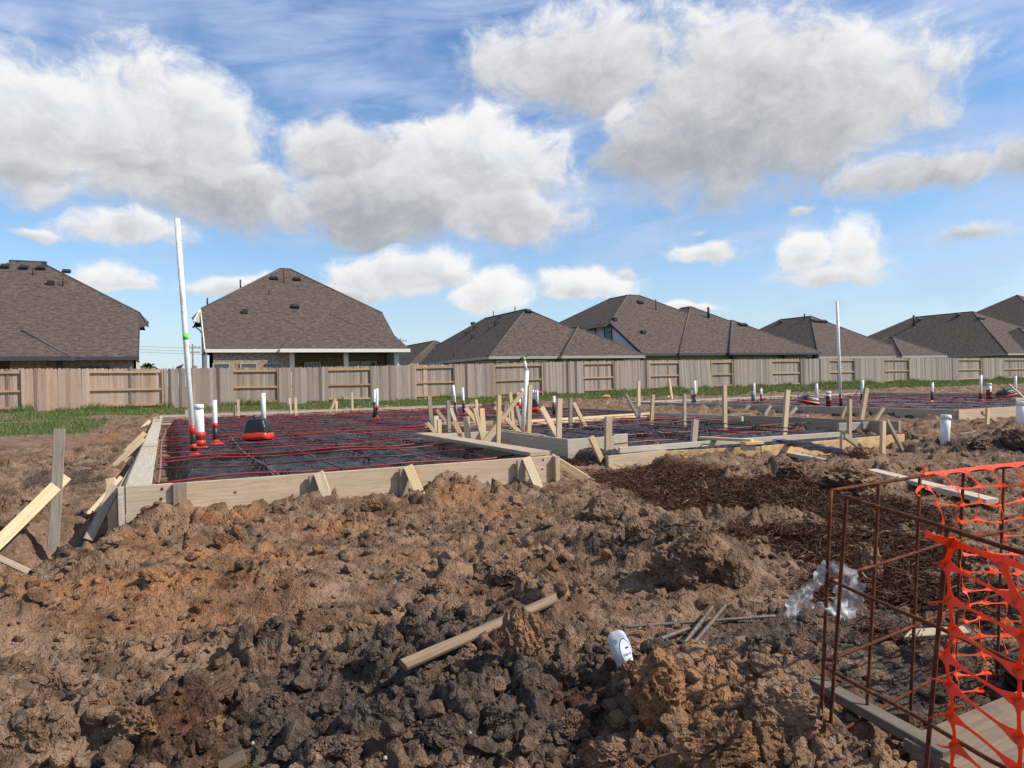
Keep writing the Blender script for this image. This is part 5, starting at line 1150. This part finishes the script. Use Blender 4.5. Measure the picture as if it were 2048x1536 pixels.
# ------------------------------------------------------------------ rusty cage and orange mesh
fh = np.array([math.sin(YAW), math.cos(YAW), 0.]); rh = np.array([math.cos(YAW), -math.sin(YAW), 0.])
def LD(lat, dep, z): return rh*lat+fh*dep+np.array([0, 0, z])
def pv(x, y, Q, D):
    """ray through a pixel onto the upright plane through Q (lateral, depth) along D"""
    n = rh*D[1]-fh*D[0]; q = LD(Q[0], Q[1], 0); d = ray(x, y); return CAM + d*(float((q-CAM)@n)/float(d@n))
QF, DF = (.976, 2.20), (.94, .49); QN, DN = (.963, 2.07), (.03, -.68)
cage = empty('rebar_cage', tuple(LD(.97, 2.15, .1))); tag(cage, 'rusty steel mesh cage carrying orange mesh and a plastic scrap', 'cage')
def bar(pts, Q, D, r=.0056, ext=0., nm='bar'):
    P = [pv(*p, Q, D) for p in pts]
    if ext: P[-1] = P[-1]+(P[-1]-P[-2])/np.linalg.norm(P[-1]-P[-2])*ext
    Q_ = []
    for a, b in zip(P[:-1], P[1:]):
        k = max(3, int(np.linalg.norm(b-a)/.04))
        for i in range(k): u = i/k; Q_.append(a+(b-a)*u+np.array([1, .6, .8])*.0016*math.sin(17*u*np.linalg.norm(b-a)*7+len(Q_)))
    Q_.append(P[-1]); tube(nm, Q_, r, RUST, cage, 8)
bar([(1662, 981), (1841, 952), (2048, 930), (2160, 917)], QF, DF)
for t_, b_ in (((1662, 981), (1638, 1536)), ((1758, 968), (1728, 1536)), ((1840, 953), (1817, 1536)), ((1927, 943), (1901, 1536)), ((2008, 935), (1988, 1536)), ((2092, 926), (2078, 1536))): bar([t_, b_], QF, DF, ext=.25)
for r_ in (((1662, 1157), (1881, 1089), (2048, 1052), (2160, 1022)), ((1658, 1320), (1860, 1238), (2048, 1172), (2160, 1132)), ((1641, 1484), (1848, 1367), (2048, 1290), (2160, 1240)), ((1640, 1610), (1778, 1536), (2048, 1404), (2160, 1350))): bar(r_, QF, DF, .0052)
bar([(1693, 994), (1845, 1042), (2048, 1105), (2200, 1152)], QN, DN)
for t_, b_ in (((1693, 994), (1655, 1536)), ((1895, 1060), (1852, 1536)), ((2140, 1132), (2090, 1536))): bar([t_, b_], QN, DN, ext=.2)
for r_ in (((1660, 1160), (1873, 1252), (2048, 1334), (2190, 1400)), ((1651, 1334), (1861, 1450), (2011, 1536), (2160, 1620)), ((1642, 1484), (1711, 1536), (1900, 1680))): bar(r_, QN, DN, .0054)
for p in ((1660, 1160), (1655, 1330), (1648, 1484)):
    c = pv(*p, QF, DF)-fh*.02; tube('tie_wire', [c+np.array([.010*math.cos(q), .010*math.sin(q), .003*q]) for q in np.linspace(0, 9, 16)], .0016, RUST, cage, 5)
c = pv(1652, 1335, QF, DF)-fh*.02; tube('tie_wire', [c, c+np.array([-.03, -.01, -.01]), c+np.array([-.05, -.02, -.07]), c+np.array([-.07, -.03, -.14])], .0014, RUST, cage, 5)

NV, NF = [], []
def ribbon(a, b, nrm, w0, wm, w1, bend=None, th_=.0012, n=10, lift=0.):
    a, b = np.array(a), np.array(b); L = np.linalg.norm(b-a); d = (b-a)/L; s = np.cross(nrm, d); s /= np.linalg.norm(s); k0 = len(NV)
    for i in range(n+1):
        u = i/n; c = a+(b-a)*u + (bend if bend is not None else 0)*4*u*(1-u) + nrm*lift
        w_ = wm+(w0-wm)*math.exp(-(u/.16)**2)+(w1-wm)*math.exp(-((1-u)/.16)**2)
        for sg in (-1, 1):
            for hgt in (-1, 1): NV.append(c+s*sg*w_/2+nrm*hgt*th_/2)
    for i in range(n):
        q = k0+4*i
        for f in ((0, 4, 6, 2), (1, 3, 7, 5), (0, 1, 5, 4), (2, 6, 7, 3)): NF.append(tuple(q+j for j in f))
    NF.append((k0, k0+2, k0+3, k0+1)); q = k0+4*n; NF.append((q, q+1, q+3, q+2))
rn = random.Random(21)
def unit(v): return v/np.linalg.norm(v)
nF = unit(rh*DF[1]-fh*DF[0]); nF = -nF if nF@fh > 0 else nF; nN = unit(rh*DN[1]-fh*DN[0]); nN = -nN if nN@rh > 0 else nN
cxs = [1848, 1892, 1939, 1991, 2040, 2092, 2142]; rows = 15; G = {}
for r_ in range(rows):
    for c_ in range(len(cxs)):
        sh = 26*min(1, r_/4.)-6*max(0, r_-8); x = cxs[c_]+sh+rn.uniform(-5, 5); y = 972-1.2*c_+33.5*r_+rn.uniform(-4, 4)+(4 if c_ % 2 else 0)
        G[r_, c_] = pv(x, y, QF, DF)+nF*(.012+.02*math.sin(r_*1.1+c_*.8)+rn.uniform(-.01, .01))
for (r_, c_), P in G.items():
    if c_ == 0 and r_ > 3: continue
    if (r_+1, c_) in G and not (c_ == 0 and r_ > 2): ribbon(P, G[r_+1, c_], nF, .019, .0038, .019, nF*rn.uniform(-.01, .012)+rh*rn.uniform(-.006, .006))
    if (r_, c_+1) in G and not (c_ == 0 and r_ == 2): ribbon(P, G[r_, c_+1], unit(nF+np.array([0, 0, rn.uniform(-.2, .9)])), .017, .0042, .017, nF*rn.uniform(-.012, .012)+np.array([0, 0, -rn.uniform(0, .008)]), lift=.0016)
# selvedge pulled over the top bar and the straps up to it
top = [pv(x, y, QF, DF) for x, y in ((1846, 950), (1880, 947), (1925, 941), (1975, 935), (2025, 930), (2080, 924), (2150, 915))]
for i in range(len(top)-1): ribbon(top[i]+nF*.007, top[i+1]+nF*.007, unit(nF+np.array([0, 0, .6])), .022, .013, .022, np.array([0, 0, .004]))
for c_ in range(1, 7): ribbon(top[min(c_, 6)]+nF*.008, G[0, c_], nF, .012, .006, .020)
tail = [pv(x, y, QF, DF) for x, y in ((1848, 952), (1838, 936), (1836, 930))]; ribbon(tail[0], tail[2]+nF*.02, nF, .02, .016, .012); ribbon(tail[0]+nF*.004, pv(1853, 946, QF, DF)+nF*.03, unit(nF+rh*.4), .012, .01, .006)
l0 = pv(1846, 970, QF, DF); l1 = pv(1820, 984, QF, DF)+nF*.02; ribbon(l0, l1, unit(nF+np.array([0, 0, .5])), .03, .012, .008, np.array([0, 0, .004])); ribbon(l1, pv(1842, 989, QF, DF), unit(nF+np.array([0, 0, .8])), .008, .007, .006, np.array([0, 0, -.006]))
net = empty('safety_mesh', tuple(LD(.97, 2.1, .2))); tag(net, 'torn orange plastic barrier mesh hung on the rusty cage', 'mesh')
obj('back_panel', mesh('back_panel', NV, NF, ORANGE), net); SPV, SPF = len(NV), len(NF)
# near side: hangs from the bar that comes towards the viewer
H_ = {}
deps = [1.615, 1.405, 1.21, 1.03]
for r_ in range(11):
    for c_, dp in enumerate(deps):
        dd = dp+rn.uniform(-.012, .012); H_[r_, c_] = LD(.963+(2.07-dd)/.68*.03+.004*math.sin(r_), dd, .878-.0665*r_-(.012 if c_ else 0)+rn.uniform(-.005, .005))+nN*(.008+rn.uniform(0, .012))
for (r_, c_), P in H_.items():
    if r_ == 0: continue
    if (r_+1, c_) in H_: ribbon(P, H_[r_+1, c_], unit(nN-fh*.9), .026, .007, .026, nN*rn.uniform(-.004, .008)-fh*.006)
    if (r_, c_+1) in H_: ribbon(P, H_[r_, c_+1], unit(nN+np.array([0, 0, .5])-fh*.35), .026, .0062, .026, np.array([0, 0, rn.uniform(-.006, .012)]), lift=.002, n=14)
    if c_ == 0:
        for q in range(rn.choice((0, 1, 1))): e = P-rh*rn.uniform(.02, .05)+np.array([0, 0, rn.uniform(-.012, .012)])+fh*rn.uniform(0, .03); ribbon(P, e, unit(nN-fh*.9), .022, .004, .002, np.array([0, 0, rn.uniform(-.008, .008)]), n=6)
tb = [LD(.963+(2.07-d)/.68*.03, d, .883) for d in (1.70, 1.60, 1.45, 1.30, 1.15, 1.0)]
for i in range(len(tb)-1): ribbon(tb[i]+nN*.010-np.array([0, 0, .012]), tb[i+1]+nN*.010-np.array([0, 0, .014]), unit(nN+np.array([0, 0, .25])-fh*.2), .020, .012, .022)
ribbon(tb[1]+nN*.012-np.array([0, 0, .015]), H_[1, 0], unit(nN-fh*.9), .030, .012, .024); ribbon(tb[1]+nN*.012-np.array([0, 0, .012]), tb[1]+nN*.05-fh*.03-rh*.025+np.array([0, 0, .008]), unit(nN-fh*.9+np.array([0, 0, .2])), .028, .018, .006)
for c_ in (1, 2, 3): ribbon(tb[c_+1]+nN*.012-np.array([0, 0, .015]), H_[1, c_], unit(nN-fh*.9), .034, .012, .024)
obj('near_panel', mesh('near_panel', NV[SPV:], [tuple(i-SPV for i in f) for f in NF[SPF:]], ORANGE), net)

# ------------------------------------------------------------------ plastic scrap, bottle, other litter
def filmstrip(name, label, paths, mat, Q, D, cat, seed=3):
    V = []; Fc = []; r = np.random.default_rng(seed)
    for path, wd, off in paths:
        P = np.array(path, float); n = 26; m = 12
        s = np.concatenate([[0], np.cumsum(np.hypot(*(np.diff(P, axis=0)).T))]); s /= s[-1]
        uu = np.linspace(0, 1, n); cx_ = np.interp(uu, s, P[:, 0]); cy_ = np.interp(uu, s, P[:, 1]); ww = np.interp(uu, np.linspace(0, 1, len(wd)), wd)
        tx, ty = np.gradient(cx_), np.gradient(cy_); L = np.hypot(tx, ty); nx, ny = -ty/L, tx/L; k = len(V)
        for i in range(n):
            for j in range(m):
                v = (j/(m-1)-.5)*ww[i]*(1+.18*math.sin(i*1.9+(j > m/2)*2)); e = 2.2 if j in (0, m-1) else .8
                x, y = cx_[i]+nx[i]*v+r.normal(0, e*.7), cy_[i]+ny[i]*v+r.normal(0, e*.7)
                p = pv(x, y, Q, D); f = float(fbm(np.array([x]), np.array([y]), 16., 4, seed)[0]); f2 = abs(float(fbm(np.array([x+50]), np.array([y*1.5]), 9., 3, seed+4)[0]))
                V.append(p - fh*(off+.020*f+.008*f2))
        Fc += [(k+i*m+j, k+i*m+j+1, k+(i+1)*m+j+1, k+(i+1)*m+j) for i in range(n-1) for j in range(m-1)]
    return tag(obj(name, mesh(name, V, Fc, mat, True)), label, cat)
filmstrip('plastic_scrap', 'torn clear plastic film caught on the rusty cage corner', [([(1572, 1232), (1588, 1205), (1610, 1180), (1630, 1155), (1650, 1140)], (28, 34, 30, 26, 34), .015), ([(1640, 1140), (1665, 1142), (1690, 1155), (1700, 1185), (1693, 1212), (1688, 1234)], (30, 42, 52, 60, 58, 34), .0), ([(1608, 1206), (1635, 1206), (1660, 1212), (1690, 1216)], (8, 12, 26, 40), .02)], FILM, QF, (1., .02), 'plastic film')
ba = hit(1256, 1338); bb_ = py(1229, 1262, ba[1]+.05); bax = Vector(bb_)-Vector(ba); BL = bax.length
root = empty('plastic_bottle', tuple(ba)); tag(root, 'squashed white plastic bottle with a blue ringed oval label', 'bottle')
BW = plain('cloudy_bottle_plastic', (.52, .53, .56), .25, .15, 40, (.34, .29, .23), .6, spec=.6); LBL = plain('white_label', (.86, .87, .90), .4, .02); BLUE = plain('blue_print', (.03, .05, .33), .4); GRN = plain('green_print', (.25, .42, .10), .4); ORN = plain('orange_print', (.60, .25, .08), .4)
bx_ = bax.normalized(); bside = bx_.cross(Vector(fh)).normalized(); bfr = bside.cross(bx_).normalized()
if bfr.dot(Vector(fh)) > 0: bfr = -bfr
if bside.dot(Vector(rh)) < 0: bside = -bside
BR = .5*40*float((ba-CAM)@fw)/F
def bpt(u, a, lift=0.):
    """surface of the squashed bottle: u along the axis, a round it (0 faces the viewer)"""
    rr_ = BR*(1-.55*max(0, (u-.82)/.18)**2.4)*(1-.06*math.sin(9*u)); fl = .42+.08*math.sin(7*u)
    return Vector(ba)+bx_*(u*BL)+bside*(rr_*math.sin(a))+bfr*(rr_*fl*math.cos(a)*(1+.10*math.sin(3*a+5*u))+lift)
V = [bpt(u, a) for u in np.linspace(-.1, 1, 22) for a in np.linspace(0, 2*math.pi, 29)[:-1]]
Fc = [(i*28+j, i*28+(j+1) % 28, (i+1)*28+(j+1) % 28, (i+1)*28+j) for i in range(21) for j in range(28)]+[tuple(21*28+j for j in range(28))]
obj('bottle_body', mesh('bottle_body', V, Fc, BW, True), root)
def patch(nm, uc, ac, ru, ra_, mat, lift, ring=None, par=root):
    V = []; Fc = []; n = 36; m = 6
    for i in range(m+1):
        k = i/m if ring is None else ring+(1-ring)*i/m
        for j in range(n): q = 2*math.pi*j/n; V.append(bpt(uc+ru*k*math.cos(q), ac+ra_*k*math.sin(q), lift))
    Fc = [(i*n+j, i*n+(j+1) % n, (i+1)*n+(j+1) % n, (i+1)*n+j) for i in range(m) for j in range(n)]
    return obj(nm, mesh(nm, V, Fc, mat, True), par)
lab_ = patch('label', .40, .50, .36, .62, LBL, .0012); patch('label_rim', .40, .50, .375, .65, BLUE, .0016, .945); patch('round_mark', .74, -.28, .055, .17, BLUE, .0014, .72); patch('label_bar', .52, .62, .025, .22, BLUE, .002); patch('label_swoosh', .24, .62, .018, .30, GRN, .002); patch('label_dot', .17, .35, .014, .07, ORN, .002)
tcv = bpy.data.curves.new('print', 'FONT'); tcv.body = 'natural'; tcv.size = 1.0; tcv.align_x = 'CENTER'; tcv.align_y = 'CENTER'
to = bpy.data.objects.new('tmp_print', tcv); COL.objects.link(to); bpy.context.view_layer.update()
tm = bpy.data.meshes.new_from_object(to.evaluated_get(bpy.context.evaluated_depsgraph_get())); bpy.data.objects.remove(to)
tv = [v.co.copy() for v in tm.vertices]; sx_ = max(v.x for v in tv)
obj('label_print', mesh('label_print', [bpt(.37+v.y*.13, .52+v.x/sx_*.44, .0022) for v in tv], [tuple(p.vertices) for p in tm.polygons], BLUE), root)

def lump(name, label, cat, px, py_, wpx, hpx, mat, seed, flat=.6, lift=0.):
    p = hit(px, py_); dep = float((p-CAM)@fw); w_, h = wpx*dep/F, hpx*dep/F
    V, Fc = ico(5); V = V*(1+.30*noise3(V, .8, seed)[:, None])*(1+.12*noise3(V, .22, seed+3)[:, None]); V = V/np.abs(V).max(0)*np.array([w_/2, w_/2*flat, h/2]); ca, sa = math.cos(YAW), math.sin(YAW); V = V@np.array([[ca, -sa, 0], [sa, ca, 0], [0, 0, 1]]); V[:, 2] += h*.4+lift
    o = obj(name, npmesh(name, V, Fc, mat, True)); o.location = p; return tag(o, label, cat)
lump('black_lump', 'black lump on the soil behind the orange mesh', 'plastic bag', 2075, 1395, 150, 100, TUB, 5)  # glossy black lump set on the soil at the right edge
# purple film roll in the soil before the strand board
P0_ = np.array([pz(x, y, .345) for x, y in ((1548, 884), (1575, 889), (1600, 893), (1630, 899), (1655, 904), (1680, 909), (1694, 912))]); P = [np.array([np.interp(t, np.arange(7), P0_[:, k]) for k in range(3)]) for t in np.linspace(0, 6, 25)]; V, Fc = tube_data([p+np.array([0, 0, .03]) for p in P], [float(v) for v in np.interp(np.linspace(0, 6, 25), np.arange(7), [.03, .05, .055, .06, .055, .05, .015])], 24)
V = np.array([v[:] for v in V]); ang_ = np.tile(np.arange(24)/24*2*math.pi, len(P)); uu_ = np.repeat(np.arange(len(P)), 24); cen = np.repeat(np.array([p+np.array([0, 0, .03]) for p in P]), 24, 0)
V = cen+(V-cen)*(1+.38*np.sin(5*ang_+1.3*uu_)+.25*np.sin(9*ang_-2.1*uu_))[:, None]*np.array([.8, .8, .6])+.02*np.stack([noise3(V, .05, 3), noise3(V, .04, 7), noise3(V, .05, 9)], -1); tag(obj('film_roll', mesh('film_roll', V, Fc, PURPLE, True)), 'crumpled purple plastic film roll beside the grey plank', 'plastic film')
V, Fc = ico(2); p = pz(1555, 879, .40); tag(obj('tape_scrap', npmesh('tape_scrap', V*np.array([.09, .04, .012])*(1+.3*noise3(V, .5, 2)[:, None])+p, Fc, plain('blue_tape', (.02, .12, .55), .4), True)), 'scrap of blue tape on the porch sheeting', 'tape')
V, Fc = ico(3); p = pz(1215, 794, .52); tag(obj('plastic_litter', npmesh('plastic_litter', V*np.array([.22, .10, .10])*(1-.35*V[:, :1])*(1+.15*noise3(V, .5, 6)[:, None])+p, Fc, plain('faded_orange', (.62, .22, .10), .6), True)), 'faded orange plastic cone end lying in the grass', 'plastic litter')
HOSE = plain('black_hose', (.025, .024, .023), .5, .2, 6, (.14, .09, .06), .4)
def hose(label, pts, dz, r): tag(tube('hose', [up_by(p, dz) for p in pts], r, HOSE, None, 6), label, 'hose')
hose('black hose running past the cleanout pipe', ((1805, 862), (1850, 858), (1900, 853), (1945, 848), (1990, 838)), .03, .012)
hose('black bars lying bundled on the soil behind the plank', ((1735, 925), (1780, 924), (1830, 922), (1880, 920), (1905, 918)), .02, .010); hose('lower black bar on the soil behind the plank', ((1740, 931), (1790, 929), (1850, 927)), .02, .010)
lie('plank', 'dark board edge half buried beside the cleanout pipe', 'board', (1775, 893), (1955, 868), .03, .03, .04, .10, W_OLD, seed=14)
for k, (x0, y0_, x1, y1, lab) in enumerate(((1330, 916, 1380, 890, 'upper thin wire stake on the soil heap before the porch'), (1335, 920, 1378, 896, 'lower thin wire stake on the soil heap before the porch'))):
    tag(tube('wire_stake', [up_by((x0, y0_), .03), up_by((x1, y1), .06)], .008, STEEL, None, 6), lab, 'wire')
tag(plank('plank', pz(2018, 770, .62) if False else py(2018, 769, 11.0), py(2052, 799, 10.6), .07, .035, W_NEW, None, (0, 1, 0)), 'pale timber leaning at the end of the far slab', 'timber')
tag(plank('plank', py(2027, 799, 9.4), py(2080, 797, 9.4), .10, .06, W_NEW, None, (0, 0, 1)), 'yellow timber block on the lit end of the far form', 'timber')
BL_ = plain('green_blade', (.07, .16, .03), .5); 
for k, (x, y) in enumerate(((1155, 1330), (1165, 1300), (640, 1285))):
    p = hit(x, y); V = [p+rh*(-.004)+np.array([0, 0, -.01]), p+rh*.004+np.array([0, 0, -.01]), p+rh*.012+np.array([0, 0, .04]), p+rh*.018+np.array([0, 0, .04]), p+rh*.035+np.array([0, 0, .065])]
    tag(obj('grass_blade', mesh('grass_blade', V, [(0, 1, 3, 2), (2, 3, 4)], BL_)), 'single green grass blade sprouting from the dark soil', 'grass blade', 'lone grass blades')
PEB = plain('pale_pebble', (.36, .31, .25), .8, .2, 30)
for k, (x, y) in enumerate(((993, 1322), (1030, 1242), (832, 1378), (940, 1470), (1406, 1288), (1716, 1290), (505, 1490), (770, 1520), (1250, 1310), (560, 1330), (150, 1420), (1190, 1200))):
    p = hit(x, y, True); V, Fc = ico(2); V = V*(1+.3*noise3(V, .7, k)[:, None])*.006*rn.uniform(.7, 1.3); o = obj('pebble', npmesh('pebble', V, Fc, PEB, True)); o.location = p+np.array([0, 0, .006]); tag(o, 'small pale pebble lying on the dark soil', 'pebble', 'pale pebbles on the soil')
